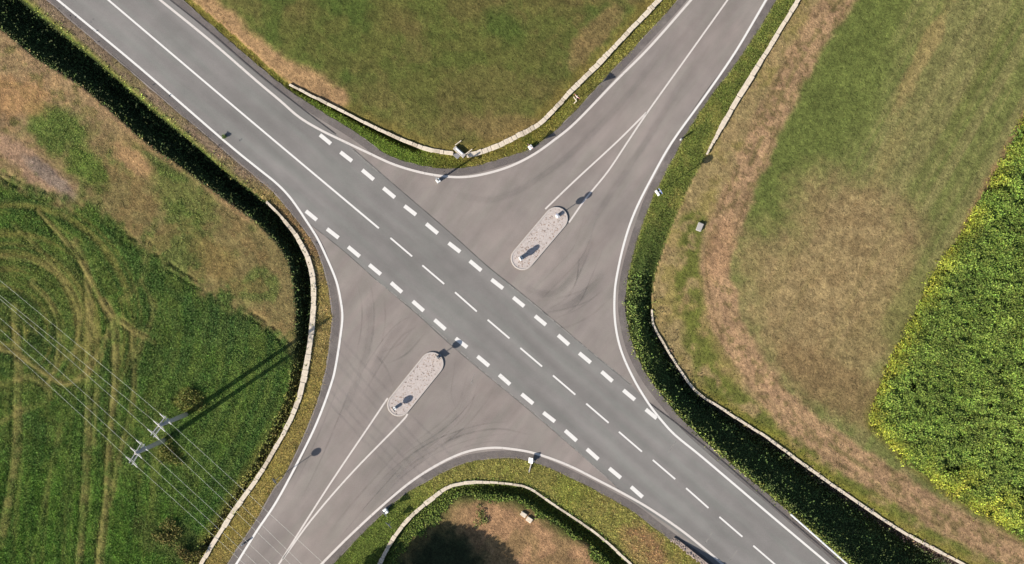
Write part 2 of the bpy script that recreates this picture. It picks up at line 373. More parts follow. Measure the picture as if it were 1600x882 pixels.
    put(k, A(106, 108, 56)); put(k * ss(.42, .62, big), A(116, 108, 62)); put(k * ss(.5, .62, mid) * .5, A(90, 102, 48))
    put(k * ss(.52, .66, nb(60, 44)) * .4, A(120, 106, 66)); put(k * ss(90, 210, y) * .45 * ss(.35, .6, mid), A(124, 108, 66))
    put(k * ss(.5, .68, nb(75, 45)) * .7, A(84, 104, 46))
    put(k * (1 - ss(6, 26, dw_n + (nb(14, 46) - .5) * 16)) * .8, A(140, 124, 66))
    put(k * band(dense([(270, -40), (320, 2), (372, 52), (430, 98), (480, 126), (530, 152)], 4), 9, 16, 47, 9), A(176, 142, 102))
    put(k * blob(930, 55, 70, 22, -48, 48) * .7, A(150, 122, 84)); put(k * blob(800, 200, 110, 26, 5, 49) * .6, A(140, 116, 78))
    # east verge / ditch
    k = reg == EV; fe = d_eo / (d_eo + d_ew + 1e-6)
    put(k, A(92, 100, 46)); put(k * ss(.45, .6, mid) * .7, A(116, 112, 58)); put(k * ss(300, 420, y), A(72, 84, 40)); put(k * ss(520, 620, y), A(54, 66, 34))
    put(k * (1 - ss(.02, .14, fe)) * .8, A(112, 116, 54))
    put(k * ss(.86, .95, fe) * ss(480, 520, y), A(74, 62, 58))
    # east field
    k = reg == EF; e = (x * .866 + y * .5)      # across the mowing rows
    row = fbm(e, (y * .866 - x * .5) * .045, 24, 50); row2 = fbm(e, (y * .866 - x * .5) * .04, 8, 52)
    put(k, A(138, 134, 84)); put(k * ss(.38, .54, row) * .9, A(120, 126, 70)); put(k * ss(.50, .62, row2) * .4, A(156, 142, 96)); put(k * ss(.5, .6, fbm(e, (y * .866 - x * .5) * .03, 5, 51)) * .35, A(112, 112, 66))
    def patch(pts, soft=16, seed=53, amp=14):
        l = dense(pts + [pts[0]], 4); sd = dist(x, y, l) * np.where(inside(x, y, l), 1, -1); return ss(-soft, soft, sd + (nb(30, seed) - .5) * 2 * amp + (nb(7, seed + 1) - .5) * 14)
    wob = nb(30, 57)
    put(k * blob(1440, 90, 16, 110, 27, 55) * .6, A(172, 146, 98)); put(k * blob(1530, 120, 14, 150, 27, 58) * .35, A(112, 118, 62)); put(k * blob(1380, 260, 14, 120, 27, 59) * .35, A(160, 140, 92))
    put(k * patch([(1320, -60), (1270, 80), (1215, 180), (1180, 260), (1168, 340), (1180, 365), (1232, 362), (1250, 290), (1300, 250), (1345, 195), (1400, 80), (1450, -60)], 26) * (.5 + .4 * ss(.35, .6, row)), A(108, 118, 60))
    bw = patch([(1170, 372), (1236, 365), (1258, 290), (1330, 285), (1425, 335), (1435, 430), (1400, 520), (1365, 600), (1330, 640), (1260, 610), (1190, 540), (1160, 450)], 42, 61, 32)
    put(k * bw * .95, A(160, 138, 98)); put(k * bw * ss(.48, .58, nb(16, 62)) * .5, A(140, 118, 82)); put(k * bw * ss(.52, .62, row) * .4, A(142, 128, 84))
    put(k * blob(1300, 600, 110, 40, 35, 60) * .6, A(136, 112, 78)); put(k * blob(1420, 470, 30, 80, 28, 64) * .5, A(116, 118, 66))
    dt = dist(x, y, TRACK); left = k & (d_ew < 130) & (x < np.interp(y, TRACK[:, 1], TRACK[:, 0]))
    put(left * 1.0, A(162, 142, 98)); put(left * ss(.42, .58, mid) * .7, A(138, 126, 72)); put(left * ss(.5, .64, nb(16, 61)) * .5, A(164, 138, 98))
    put(k * band(dense([(1085, 350), (1075, 440), (1088, 520), (1110, 585), (1145, 625), (1200, 665), (1290, 725), (1370, 775), (1450, 820), (1560, 880)], 4), 12, 16, 62, 10) * .85 * ss(.3, .5, nb(20, 63)), A(104, 112, 50))
    put(k * (1 - ss(5, 22, d_ew + (nb(12, 64) - .5) * 10)) * .75 * ss(560, 640, y), A(140, 134, 58))
    ends = np.maximum(1 - ss(260, 380, y), ss(620, 700, y))
    put(k * (1 - ss(17, 30, dt + (nb(18, 65) - .5) * 20)), A(172, 141, 106)); put(k * (1 - ss(8, 20, dt + (nb(9, 66) - .5) * 22)) * .8, A(178, 144, 110))
    put(k * np.exp(-((dt - 10) / 3.2) ** 2) * .75 * ss(.3, .5, nb(30, 68)), A(176, 146, 108))
    put(k * np.exp(-(dt / 4.0) ** 2) * ends * .8 * ss(.36, .52, nb(16, 69)), A(128, 116, 74))
    put(k * np.exp(-((dt - 17) / 2.2) ** 2) * .7 * ss(.48, .58, nb(22, 70)), A(112, 94, 64)); put(k * (1 - ss(16, 26, dt)) * ss(.58, .66, nb(11, 71)) * .55, A(120, 108, 68))
    put(k * blob(1125, 390, 24, 50, 15, 67) * .7, A(172, 136, 102))
    put((k) * (1 - ss(3, 12, d_cr + (nb(12, 69) - .5) * 14)) * (1 - ss(330, 400, y)) * .8, A(160, 130, 92))
    put(k * (1 - ss(4, 16, d_cr)) * ss(600, 660, y) * .8, A(120, 116, 60))
    # crop floor
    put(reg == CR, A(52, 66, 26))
    # south
    k = reg == SV; fs = dist(x, y, LN['so']); put(k, A(142, 136, 72)); put(k * ss(.45, .6, mid) * .7, A(126, 130, 58)); put(k * (1 - ss(600, 690, x)), A(96, 110, 48))
    put(k * blob(1010, 860, 60, 26, 40, 70), A(160, 128, 88)); put(k * ss(900, 960, x) * ss(.5, .62, mid) * .7, A(150, 132, 80))
    k = reg == SF; put(k, A(176, 138, 102)); put(k * ss(.5, .62, nb(44, 71)) * .6, A(140, 118, 80))
    put(k * (1 - ss(16, 44, d_sw + (nb(20, 72) - .5) * 26)), A(92, 96, 50)); put(k * (1 - ss(10, 24, d_sw)) * ss(760, 820, x), A(60, 78, 34))
    put(k * (1 - ss(660, 760, x)) * .6, A(120, 112, 66)); put(k * blob(690, 885, 80, 70, -20, 73, .4), A(58, 64, 42))  # last blob: dark green turf colour, painted to deepen the tree's cast shadow
    # west verge / ditch / field
    k = reg == WV; put(k, A(152, 132, 86)); put(k * ss(.45, .6, mid) * .6, A(136, 124, 66)); put(k * ss(430, 640, y) * .6, A(146, 132, 66)); put(k * (1 - ss(270, 310, y)), A(142, 122, 98)); put(k * (1 - ss(270, 310, y)) * ss(.45, .6, mid) * .6, A(134, 122, 80)); put(k * (1 - ss(270, 310, y)) * (1 - ss(2, 8, d_wr)) * .7, A(124, 124, 66))
    put(k * ss(300, 340, y) * (1 - ss(390, 420, y)) * .7, A(140, 112, 78))
    k = reg == WD; put(k, A(44, 54, 28)); put(k * ss(480, 620, y), A(84, 82, 40)); fwd = d_wf / (d_wf + d_wr + 1e-6)
    put(k * ss(.9, .99, fwd) * (1 - ss(280, 330, y)), A(104, 112, 50))
    k = reg == WF
    put(k, A(134, 120, 78)); put(k * ss(.42, .58, nb(50, 80)), A(108, 114, 62)); put(k * ss(.5, .62, nb(22, 81)) * .5, A(140, 116, 76))
    put(k * (1 - ss(4, 14, d_wf)) * (1 - ss(330, 380, y)) * .8, A(168, 136, 98))
    top = k * (1 - ss(150, 330, y + .5 * x - 40))
    put(top * .85, A(166, 138, 102)); put(top * ss(.5, .62, nb(50, 82)) * .7, A(150, 124, 92)); put(top * ss(.55, .65, nb(18, 104)) * .6, A(186, 150, 106)); put(top * ss(.56, .64, nb(14, 105)) * .6, A(112, 108, 62))
    put(k * blob(85, 200, 66, 40, 35, 83) * .9, A(98, 116, 54)); put(k * blob(210, 255, 55, 18, 40, 84), A(176, 142, 100)); put(k * blob(140, 265, 50, 26, 45, 85) * .8, A(96, 118, 50))
    put(k * blob(60, 265, 92, 26, 38, 86), A(164, 134, 108)); put(k * blob(75, 275, 50, 13, 38, 87) * .8, A(146, 130, 116)); put(k * blob(20, 150, 60, 34, 20, 88) * .7, A(178, 138, 94))
    put(k * blob(290, 310, 70, 36, 40, 89) * .5, A(92, 112, 50)); put(k * blob(330, 400, 70, 30, 45, 90) * .7, A(136, 118, 72))
    sdg = dist(x, y, GREEN_W) * np.where(inside(x, y, GREEN_WP), 1, -1); g = k * ss(-16, 18, sdg + (nb(40, 91) - .5) * 70 + (nb(9, 92) - .5) * 40)
    put(g * 1.0, A(84, 108, 46)); put(g * ss(.45, .6, nb(40, 93)) * .6, A(72, 94, 46)); put(g * ss(.5, .64, nb(26, 94)) * .6, A(92, 108, 48)); put(g * ss(640, 760, y - x * .3) * .6, A(82, 114, 40))
    put(g * ss(.52, .64, fbm(x, y * .12, 12, 95)) * .5, A(96, 108, 50)); put(g * blob(40, 470, 110, 110, 0, 96) * .5, A(98, 106, 52)); put(g * blob(350, 490, 60, 70, 0, 97) * .6, A(72, 92, 48))
    rr = np.hypot(x - 10, y - 520); th = np.arctan2(y - 520, x - 10) * 60; ring = fbm(rr, th * .12, 11, 106); wr = (1 - ss(190, 280, rr)) * (1 - ss(560, 640, y))
    put(g * wr * ss(.48, .6, ring) * .75, A(122, 116, 62)); put(g * wr * ss(.52, .62, fbm(rr, th * .12, 7, 107)) * .5, A(56, 78, 36))
    vert = fbm(x + (y - 600) * .08, y * .05, 9, 108); wv = ss(560, 640, y) * (1 - ss(230, 290, x)); put(g * wv * ss(.5, .62, vert) * .6, A(104, 112, 54)); put(g * wv * ss(.54, .64, fbm(x + (y - 600) * .08, y * .05, 6, 109)) * .5, A(56, 82, 34))
    par = fbm(d_wf, (x + y) * .05, 10, 110); wp = ss(230, 290, x); put(g * wp * ss(.5, .6, par) * .5, A(60, 84, 42)); put(g * wp * ss(.54, .64, fbm(d_wf, (x + y) * .05, 7, 111)) * .45, A(96, 112, 54))
    for pts, w, s in WTRACKS:
        put(g * band(dense(pts, 4), w * .7, 6, 98, 4) * s * (.45 + .55 * ss(.38, .55, nb(24, 112))), A(142, 130, 78))
    put(g * blob(275, 850, 70, 30, 20, 99) * .5, A(84, 88, 48)); put(g * blob(297, 627, 26, 20, 0, 102) * .7, A(110, 104, 50)); put(g * blob(268, 708, 26, 16, 0, 103) * .7, A(108, 104, 50))
    put(g * (1 - ss(3, 16, d_wf)) * ss(640, 720, y) * .6, A(112, 108, 54))
    v = (fine - .5) * .42 + (mid - .5) * .12
    col *= (1 + v)[..., None]
    return z, reg, np.clip(col, 8, 250)
WTRACKS = [([(118, 380), (138, 440), (140, 520), (138, 600), (137, 680), (132, 770), (122, 900)], 5, .75),
           ([(135, 470), (152, 540), (150, 640), (146, 700)], 2, .5),
           ([(160, 470), (178, 510), (180, 590), (172, 690), (166, 780), (152, 900)], 4, .8),
           ([(208, 520), (208, 620), (190, 700), (172, 790)], 1.5, .6),
           ([(24, 480), (28, 560), (27, 640), (26, 700), (14, 780), (0, 850)], 6, .7),
           ([(0, 545), (30, 555), (72, 585), (110, 600), (150, 560), (170, 520), (178, 500)], 3, .8),
           ([(50, 440), (82, 480), (92, 520), (88, 570), (75, 600)], 2.5, .6),
           ([(60, 330), (120, 400), (165, 480), (205, 515), (240, 535)], 2.5, .8),
           ([(0, 400), (60, 410), (100, 440), (124, 490), (122, 540)], 2.5, .55),
           ([(20, 350), (70, 400), (105, 440)], 2, .5), ([(220, 440), (240, 480), (230, 520), (215, 550)], 2, .5),
           ([(0, 600), (50, 590), (80, 620), (40, 640), (0, 660)], 3, .5), ([(100, 560), (135, 540), (170, 525)], 2, .5), ([(232, 380), (220, 440), (190, 470)], 2, .4), ([(96, 660), (75, 760), (50, 880)], 2, .35)]

# ------------------------------------------------------------------ terrain: one sheet to the horizon
def axis(lo, hi, step):
    core = list(np.arange(lo, hi + .1, step)); g = step; a = hi; up = []
    while a < hi + 60000: g *= 1.35; a += g; up.append(a)
    g = step; b = lo; dn = []
    while b > lo - 60000: g *= 1.35; b -= g; dn.append(b)
    return np.array(dn[::-1] + core + up)
AX = axis(-130, 1730, 3.0); AY = axis(-110, 992, 3.0)
GX, GY = np.meshgrid(AX, AY)
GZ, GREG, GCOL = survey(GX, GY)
farm = np.maximum(np.maximum(-130 - GX, GX - 1730), np.maximum(-110 - GY, GY - 992))
GZ = np.where(farm > 600, GZ * (1 - ss(600, 4000, farm)) - .1 * ss(600, 4000, farm), GZ)
def grid_mesh(name):
    k = (CAM_H - GZ) / CAM_H; X = (GX - 800) / PPM * k; Y = (441 - GY) / PPM * k
    v = np.stack([X, Y, GZ], -1).reshape(-1, 3).astype(np.float32); h, w = GX.shape
    i = np.arange(h * w).reshape(h, w)
    q = np.stack([i[:-1, :-1], i[1:, :-1], i[1:, 1:], i[:-1, 1:]], -1).reshape(-1, 4).astype(np.int32)
    return raw_mesh(name, v, q, lin(GCOL.reshape(-1, 3)))
def raw_mesh(name, v, f, col=None, smooth=True):
    me = bpy.data.meshes.new(name); n = f.shape[1]
    me.vertices.add(len(v)); me.vertices.foreach_set('co', v.astype(np.float32).ravel())
    me.loops.add(f.size); me.loops.foreach_set('vertex_index', f.astype(np.int32).ravel())
    me.polygons.add(len(f)); me.polygons.foreach_set('loop_start', np.arange(0, f.size, n, dtype=np.int32))
    if smooth: me.polygons.foreach_set('use_smooth', np.ones(len(f), bool))
    if col is not None:
        a = me.attributes.new('col', 'FLOAT_COLOR', 'POINT')
        a.data.foreach_set('color', np.hstack([col, np.ones((len(col), 1))]).astype(np.float32).ravel())
    me.update(calc_edges=True)
    return me
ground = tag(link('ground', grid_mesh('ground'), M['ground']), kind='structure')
def look(px, py, arr):
    fx = np.interp(px, AX, np.arange(len(AX))); fy = np.interp(py, AY, np.arange(len(AY)))
    x0 = np.clip(fx.astype(int), 0, len(AX) - 2); y0 = np.clip(fy.astype(int), 0, len(AY) - 2); tx = fx - x0; ty = fy - y0
    if arr.ndim == 3: tx = tx[..., None]; ty = ty[..., None]
    return (arr[y0, x0] * (1 - tx) + arr[y0, x0 + 1] * tx) * (1 - ty) + (arr[y0 + 1, x0] * (1 - tx) + arr[y0 + 1, x0 + 1] * tx) * ty
def zat(px, py): return float(look(np.array([float(px)]), np.array([float(py)]), GZ)[0])
def at(px, py, dz=0.0):
    z = max(zat(px, py), -0.02) if GREG[np.abs(AY - py).argmin(), np.abs(AX - px).argmin()] == ROAD else zat(px, py)
    p = P(px, py, z); p.z += dz; return p

# ------------------------------------------------------------------ roads
def jag(line, amp=1.3, s=9, seed=0):
    l = np.array(line, float); t = np.gradient(l, axis=0); t /= np.linalg.norm(t, axis=1)[:, None] + 1e-9
    n = np.stack([-t[:, 1], t[:, 0]], -1); return l + n * ((fbm(l[:, 0], l[:, 1], s, seed) - .5) * 2 * amp)[:, None]
def resample(line, step=6):
    d = np.r_[0, np.cumsum(np.linalg.norm(np.diff(line, axis=0), axis=1))]; t = np.arange(0, d[-1], step)
    return np.stack([np.interp(t, d, line[:, 0]), np.interp(t, d, line[:, 1])], -1)
def edge(line, seed): return extend(jag(resample(line, 5), 1.6, 12, seed), 1400, 1400)
side_poly = np.vstack([edge(N_OUT, 1), edge(E_OUT, 2), edge(S_OUT, 3)[::-1], edge(W_OUT, 4)[::-1]])
# order the four corners round the junction: N (NW->NE), E (NE->SE), S reversed (SE->SW), W reversed (SW->NW)
side_road = sheet('side_road', side_poly, 0.0, M['side'])
NE_SEAM = [(232, -30), (266, 0), (325, 47), (400, 112), (475, 172), (525, 210), (552, 233), (585, 262), (617, 290), (700, 361), (760, 415), (800, 447), (832, 473), (882, 515), (930, 556), (985, 601), (1012, 628), (1060, 664), (1125, 717), (1200, 783), (1315, 881), (1360, 920)]
SW_SEAM = [(45, -30), (80, 0), (205, 105), (338, 220), (395, 268), (425, 293), (448, 316), (485, 351), (540, 395), (587, 437), (650, 490), (697, 533), (745, 574), (800, 619), (850, 661), (900, 704), (950, 748), (975, 774), (1012, 799), (1060, 832), (1120, 880), (1160, 915)]
main_road = sheet('main_road', np.vstack([extend(jag(resample(np.array(NE_SEAM, float), 9), .9, 16, 5), 1400, 1400), extend(jag(resample(np.array(SW_SEAM, float), 9), .9, 16, 6), 1400, 1400)[::-1]]), 0.006, M['main'], .02)
ZP = 0.0165
def ext(p): return [tuple(a) for a in extend(dense(p, 5), 900, 900)]
def edge_line(pts, w, m=M['paint'], par=main_road): return strip('edge_line', ext(pts), w, ZP, m, par)
edge_line([(62, -23), (90, 0), (217, 105), (350, 220), (400, 261), (430, 285), (450, 305), (465, 325), (477, 343), (495, 371), (510, 402), (525, 438), (532, 468), (535, 495), (532, 525), (525, 570), (517, 602), (495, 661), (467, 719), (432, 784), (400, 832), (369, 882), (352, 908)], .24)
edge_line([(222, -24), (250, 0), (330, 65), (400, 126), (437, 157), (467, 183), (500, 203), (537, 221), (575, 239), (612, 256), (650, 268), (687, 275), (725, 277), (762, 271), (800, 259), (835, 241), (866, 219), (900, 191), (962, 127), (1015, 74), (1080, 0), (1102, -26)], .26, M['paint_dim'], side_road)
edge_line([(1212, -24), (1197, 0), (1150, 80), (1102, 150), (1051, 221), (1020, 275), (992, 331), (975, 381), (963, 436), (960, 470), (961, 502), (966, 532), (975, 560), (990, 592), (1002, 613), (1017, 636), (1036, 660), (1057, 682), (1100, 717), (1200, 802), (1295, 882), (1330, 912)], .24)
edge_line([(478, 906), (502, 882), (547, 837), (600, 788), (645, 751), (690, 723), (730, 706), (768, 700), (800, 702), (837, 709), (887, 727), (937, 752), (975, 772), (1015, 795), (1062, 827), (1100, 857), (1128, 881), (1150, 900)], .26, M['paint_dim'], side_road)
strip('centre_line', [tuple(a) for a in extend(dense([(169, 0), (380, 179), (592, 357)], 4), 900, 0)][:-1], .21, ZP, M['paint'], main_road)
for a in [((610, 372), (644, 401)), ((660, 415), (694, 444)), ((711, 457), (745, 487)), ((762, 500), (796, 529)), ((813, 544), (847, 573)), ((864, 587), (899, 617)), ((916, 631), (951, 661)), ((967, 675), (1003, 706)), ((1020, 719), (1055, 749)), ((1072, 763), (1107, 794)), ((1124, 808), (1160, 839)), ((1177, 853), (1213, 884)), ((1230, 898), (1266, 929))]:
    strip('lane_dash', a, .19, ZP, M['paint'], main_road)
NE_D = [(500, 211, 517, 225), (532, 238, 550, 252), (566, 266, 584, 281), (599, 294, 617, 309), (632, 322, 650, 336), (666, 350, 684, 365), (701, 380, 719, 394), (734, 408, 752, 423), (768, 437, 786, 451), (802, 465, 819, 479), (836, 494, 853, 508), (872, 524, 889, 539), (905, 552, 923, 567), (940, 581, 957, 596), (974, 610, 992, 625), (1009, 640, 1026, 654)]
SW_D = [(478, 330, 495, 344), (511, 358, 529, 372), (544, 386, 562, 401), (577, 414, 595, 429), (611, 442, 628, 457), (645, 471, 662, 486), (679, 500, 696, 515), (712, 529, 730, 543), (746, 557, 764, 572), (780, 586, 797, 601), (815, 616, 833, 631), (849, 645, 867, 659), (883, 673, 901, 689), (917, 702, 935, 718), (952, 732, 970, 747), (986, 761, 1004, 777)]
for a in NE_D + SW_D: strip('give_way_dash', (a[:2], a[2:]), .44, ZP, M['paint'], main_road)
for pts, e0, e1 in [([(1155, -26), (1137, 0), (1075, 87), (1013, 174), (982, 220), (950, 268), (915, 311), (889, 348)], 900, 0), ([(1010, 176), (966, 220), (900, 281), (852, 327)], 0, 0), ([(606, 622), (580, 661), (512, 762), (437, 880), (420, 906)], 0, 900), ([(637, 647), (625, 662), (550, 739), (487, 812), (442, 874)], 0, 0)]:
    p = dense(pts, 5)
    if e0 or e1: p = extend(p, e0, e1)[(0 if e0 else 1):(None if e1 else -1)]
    strip('splitter_line', [tuple(a) for a in p], .19, ZP, M['paint_dim'], side_road)
# seams, joints, old shoulder surface, tyre films, a lone dark line
def film(name, pts, w, m, par, z=.0125): return strip(name, [tuple(a) for a in dense(pts, 6)], w, z, m, par)
film('road_seam', NE_SEAM[:6], .16, M['seam'], main_road); film('road_seam', NE_SEAM[16:], .18, M['seam'], main_road)
film('road_seam', [(175, 85), (262, 160), (338, 228), (400, 282), (425, 302)], .10, M['seam_soft'], main_road)
film('road_seam', NE_SEAM[6:16], .12, M['seam_soft'], main_road); film('road_seam', SW_SEAM[7:18], .10, M['seam_soft'], main_road)
film('road_joint', [(790, 441), (832, 474), (900, 531), (987, 601)], .10, M['seam_pale'], main_road, .0130); film('road_joint', [(585, 436), (650, 488), (745, 572), (850, 659), (965, 762)], .10, M['seam_pale'], main_road, .0130)
for a in [((1056, 690), (1044, 708)), ((1113, 832), (1102, 849)), ((1152, 860), (1140, 877)), ((548, 232), (590, 268)), ((742, 582), (736, 600))]: film('road_joint', a, .10, M['seam_pale'], main_road, .0133)
for ln, o in ((S_OUT, -6), (N_OUT, 6), (E_OUT, -6), (W_OUT, 7)):
    l = resample(ln, 10); t = np.gradient(l, axis=0); t /= np.linalg.norm(t, axis=1)[:, None]; n = np.stack([t[:, 1], -t[:, 0]], -1)
    l2 = l - n * o * (1 if ln is not W_OUT else -1) * (-1 if ln is E_OUT else 1) * (1 if ln is not S_OUT else 1)
    strip('shoulder_band', [tuple(a) for a in l2], .8, .009, M['shoulder_dark'], side_road)
BROAD = [[(740, 590), (715, 650), (670, 692), (610, 745), (555, 800)], [(790, 640), (740, 668), (680, 700), (610, 760), (540, 835)], [(575, 450), (578, 520), (560, 590), (525, 670)], [(640, 490), (600, 545), (575, 600)], [(930, 360), (905, 420), (860, 460), (800, 440)], [(950, 420), (900, 470), (850, 490)], [(690, 300), (780, 310), (880, 250), (980, 150), (1080, 20)], [(905, 385), (950, 310), (1010, 220), (1090, 90)]]
TYRE_AND_LINE = [[(742, 578), (735, 605), (722, 640), (690, 672), (650, 702), (612, 738)], [(766, 600), (752, 622), (725, 655), (690, 685), (640, 716), (600, 752)], [(712, 560), (708, 590), (705, 615), (712, 640)], [(800, 668), (760, 672), (715, 684), (670, 704), (620, 740), (590, 772)], [(830, 690), (780, 680), (730, 688), (680, 708)],
        [(945, 440), (915, 462), (880, 474), (838, 481)], [(960, 445), (925, 480), (890, 500), (862, 506)], [(905, 400), (900, 440), (880, 470)], [(935, 380), (915, 430), (895, 470), (858, 494)], [(925, 330), (905, 390), (870, 430), (830, 470)], [(568, 440), (575, 480), (573, 520), (565, 560)], [(600, 460), (602, 500), (596, 540)], [(650, 500), (620, 520), (590, 560), (560, 610)], [(662, 508), (630, 545), (600, 560)], [(575, 545), (600, 570), (618, 612)], [(540, 600), (520, 650), (490, 720), (460, 780)], [(640, 700), (600, 745), (560, 790), (520, 840)]]  # tyre marks, plus one lone dark line toward the island tip
M['rubber_soft'] = wear_mat('tyre_polish_film', (.05, .05, .05, 1), .35, .2, .8, .2, edge=True)
for i, p in enumerate(BROAD):
    l = dense(p, 8)
    for w_, k_ in ((.95, .5), (.6, .5)):
        o = strip('tyre_scuff', [tuple(a) for a in l], w_, .0064 + .00008 * i + (.0002 if w_ < .8 else 0), M['rubber_soft'], side_road)
        a = o.data.attributes.new('fade', 'FLOAT', 'POINT'); a.data.foreach_set('value', np.repeat(np.sin(np.linspace(0, math.pi, len(l))) * k_, 2).astype(np.float32))
for i, p in enumerate(TYRE_AND_LINE):
    l = dense(p, 8)
    t = np.gradient(l, axis=0); t /= np.linalg.norm(t, axis=1)[:, None]; nn = np.stack([-t[:, 1], t[:, 0]], -1)
    for off in ((0,) if i in (2, 7, 11, 14) else (-9.5, 9.5)):
        o = strip('tyre_mark', [tuple(a) for a in l + nn * off], random.uniform(.13, .24), .0072 + .0002 * i + .00005 * off * .1, M['rubber'], side_road)
        a = o.data.attributes.new('fade', 'FLOAT', 'POINT'); n = len(l); k = random.uniform(.5, 1.0)
        a.data.foreach_set('value', np.repeat(np.sin(np.linspace(0, math.pi, n)) ** .8 * k, 2).astype(np.float32))

# ------------------------------------------------------------------ traffic islands
def island(label, a, b, r):
    A_, B_ = P(*a), P(*b); c = (A_ + B_) / 2; d = (B_ - A_); L = d.length; ang = math.atan2(d.y, d.x); rr = r / PPM
    root = tag(empty('traffic_island', (c.x, c.y, 0), ang), label, 'traffic island', 'splitter islands in the side road')
    def capsule(q, n=12):
        return [(L / 2 + q * math.cos(t), q * math.sin(t)) for t in np.linspace(-math.pi / 2, math.pi / 2, n)] + [(-L / 2 + q * math.cos(t), q * math.sin(t)) for t in np.linspace(math.pi / 2, 1.5 * math.pi, n)]
    per = capsule(rr, 14); bm = bmesh.new(); o1 = capsule(rr, 14); i1 = capsule(rr - .16, 14); n = len(o1)
    rings = [[bm.verts.new((x, y, z)) for x, y in pl] for pl, z in ((o1, -.02), (o1, .13), (capsule(rr - .03, 14), .16), (i1, .16), (i1, .08))]
    for p, q in zip(rings[:-1], rings[1:]):
        for k in range(n): bm.faces.new((p[k], p[(k + 1) % n], q[(k + 1) % n], q[k]))
    from_bm('kerb', bm, M['conc_kerb'], root)
    bm = bmesh.new(); bm.faces.new([bm.verts.new((x, y, .125)) for x, y in capsule(rr - .155, 14)]); from_bm('paving_bed', bm, M['cobble_bed'], root)
    # river cobbles set in mortar, too small to pick apart
    V = []; F = []; C = []; rs = np.random.RandomState(int(a[0]))
    for _ in range(700):
        x = rs.uniform(-L / 2 - rr, L / 2 + rr); y = rs.uniform(-rr, rr); xx = max(abs(x) - L / 2, 0)
        if math.hypot(xx, y) > rr - .25: continue
        s = rs.uniform(.04, .11); t = rs.uniform(0, 6.3); s2 = s * rs.uniform(.6, 1); b0 = len(V); h = rs.uniform(.012, .035)
        for k in range(6):
            u = t + k * math.pi / 3; ex, ey = s * math.cos(u), s2 * math.sin(u); V.append((x + ex * math.cos(t) - ey * math.sin(t), y + ex * math.sin(t) + ey * math.cos(t), .122))
        V.append((x, y, .126 + h)); F += [(b0 + k, b0 + (k + 1) % 6, b0 + 6) for k in range(6)]
        cc = random.choice([(170, 146, 130), (146, 132, 124), (208, 196, 188), (218, 206, 198), (190, 170, 156), (222, 212, 206)]); C += [lin(cc)] * 7
    o = link('cobbles', raw_mesh('cobbles', np.array(V), np.array(F), np.array(C)), M['leaf'], root); o['kind'] = 'stuff'
    return root
island('pale cobbled island with two-disc signs at both ends', (816.5, 404), (869, 342), 18.4)
island('pale cobbled island whose tip sign throws its shadow on the give-way dashes', (623.5, 632.5), (675, 568.5), 18.4)

# ------------------------------------------------------------------ walls with coping stones
CM = {}
def stone_mesh(i, m):
    key = (i, m.name)
    if key not in CM:
        rs = random.Random(i); bm = bmesh.new(); box(bm, 1, 1, 1, (0, 0, 0), .06)
        for v in bm.verts: v.co += Vector((rs.uniform(-.05, .05), rs.uniform(-.07, .07), rs.uniform(-.04, .04)))
        bmesh.ops.recalc_face_normals(bm, faces=bm.faces); me = bpy.data.meshes.new('coping_stone'); bm.to_mesh(me); bm.free(); me.materials.append(m); CM[key] = me
    return CM[key]
def wall(name, label, pts, width, ztop, zbot, cop=.16, stone=.85, gap=.012, m=None, dark_chance=.2, seed=0):
    """pts plan polyline; width (m), ztop, zbot: floats or functions of (x, y)"""
    fz = lambda f, x, y: f(x, y) if callable(f) else f
    l = resample(dense(pts, 6), 3); rs = random.Random(seed); m = m or M['stone']
    w = [P(x, y, fz(ztop, x, y)) for x, y in l]
    root = tag(empty(name, (w[len(w) // 2].x, w[len(w) // 2].y, fz(zbot, *l[len(l) // 2]))), label, 'wall'); o0 = root.location
    bm = bmesh.new(); prev = None
    for i, p in enumerate(w):
        d = (w[min(i + 1, len(w) - 1)] - w[max(i - 1, 0)]); d.z = 0; d.normalize(); n = Vector((-d.y, d.x, 0)); wd_ = fz(width, *l[i]) * .42; zb = fz(zbot, *l[i]) - .3; zt = p.z - cop * .6
        a = [bm.verts.new(Vector((p.x, p.y, z)) + n * s * wd_ - o0) for s, z in ((1, zb), (1, zt), (-1, zt), (-1, zb))]
        if prev:
            for k in range(3): bm.faces.new((prev[k], prev[k + 1], a[k + 1], a[k]))
        else: bm.faces.new(a)
        prev = a
    bm.faces.new(prev); from_bm('wall_body', bm, M['wallbody'], root)
    seglen = [0]
    for a, b in zip(w[:-1], w[1:]): seglen.append(seglen[-1] + (b - a).length)
    tot = seglen[-1]; s = 0
    def pos(t):
        i = int(np.searchsorted(seglen, t)); i = min(max(i, 1), len(w) - 1); u = (t - seglen[i - 1]) / max(1e-6, seglen[i] - seglen[i - 1]); return w[i - 1].lerp(w[i], u), l[i]
    while s < tot - .2:
        ln = stone * rs.choice((.5, .7, .9, 1.1, 1.5)); e = min(s + ln, tot); a, _ = pos(s); b, q = pos(e); c = (a + b) / 2; d = b - a
        wd_ = fz(width, *q) * rs.uniform(.92, 1.08) * (.84 + .32 * float(vnoise(q[0], q[1], 30, 4))); n = Vector((-d.y, d.x, 0)).normalized()
        mm = m if rs.random() > dark_chance else M['stone2']
        o = link('coping_stone', stone_mesh(rs.randrange(7), mm), None, root, c - o0 + n * rs.uniform(-.02, .02) + Vector((0, 0, -cop / 2 + rs.uniform(-.02, .03))))
        o.rotation_euler = (rs.uniform(-.03, .03), -math.atan2(d.z, math.hypot(d.x, d.y)), math.atan2(d.y, d.x) + rs.uniform(-.02, .02)); o.scale = (d.length - gap, wd_, cop)
        s = e
    return root
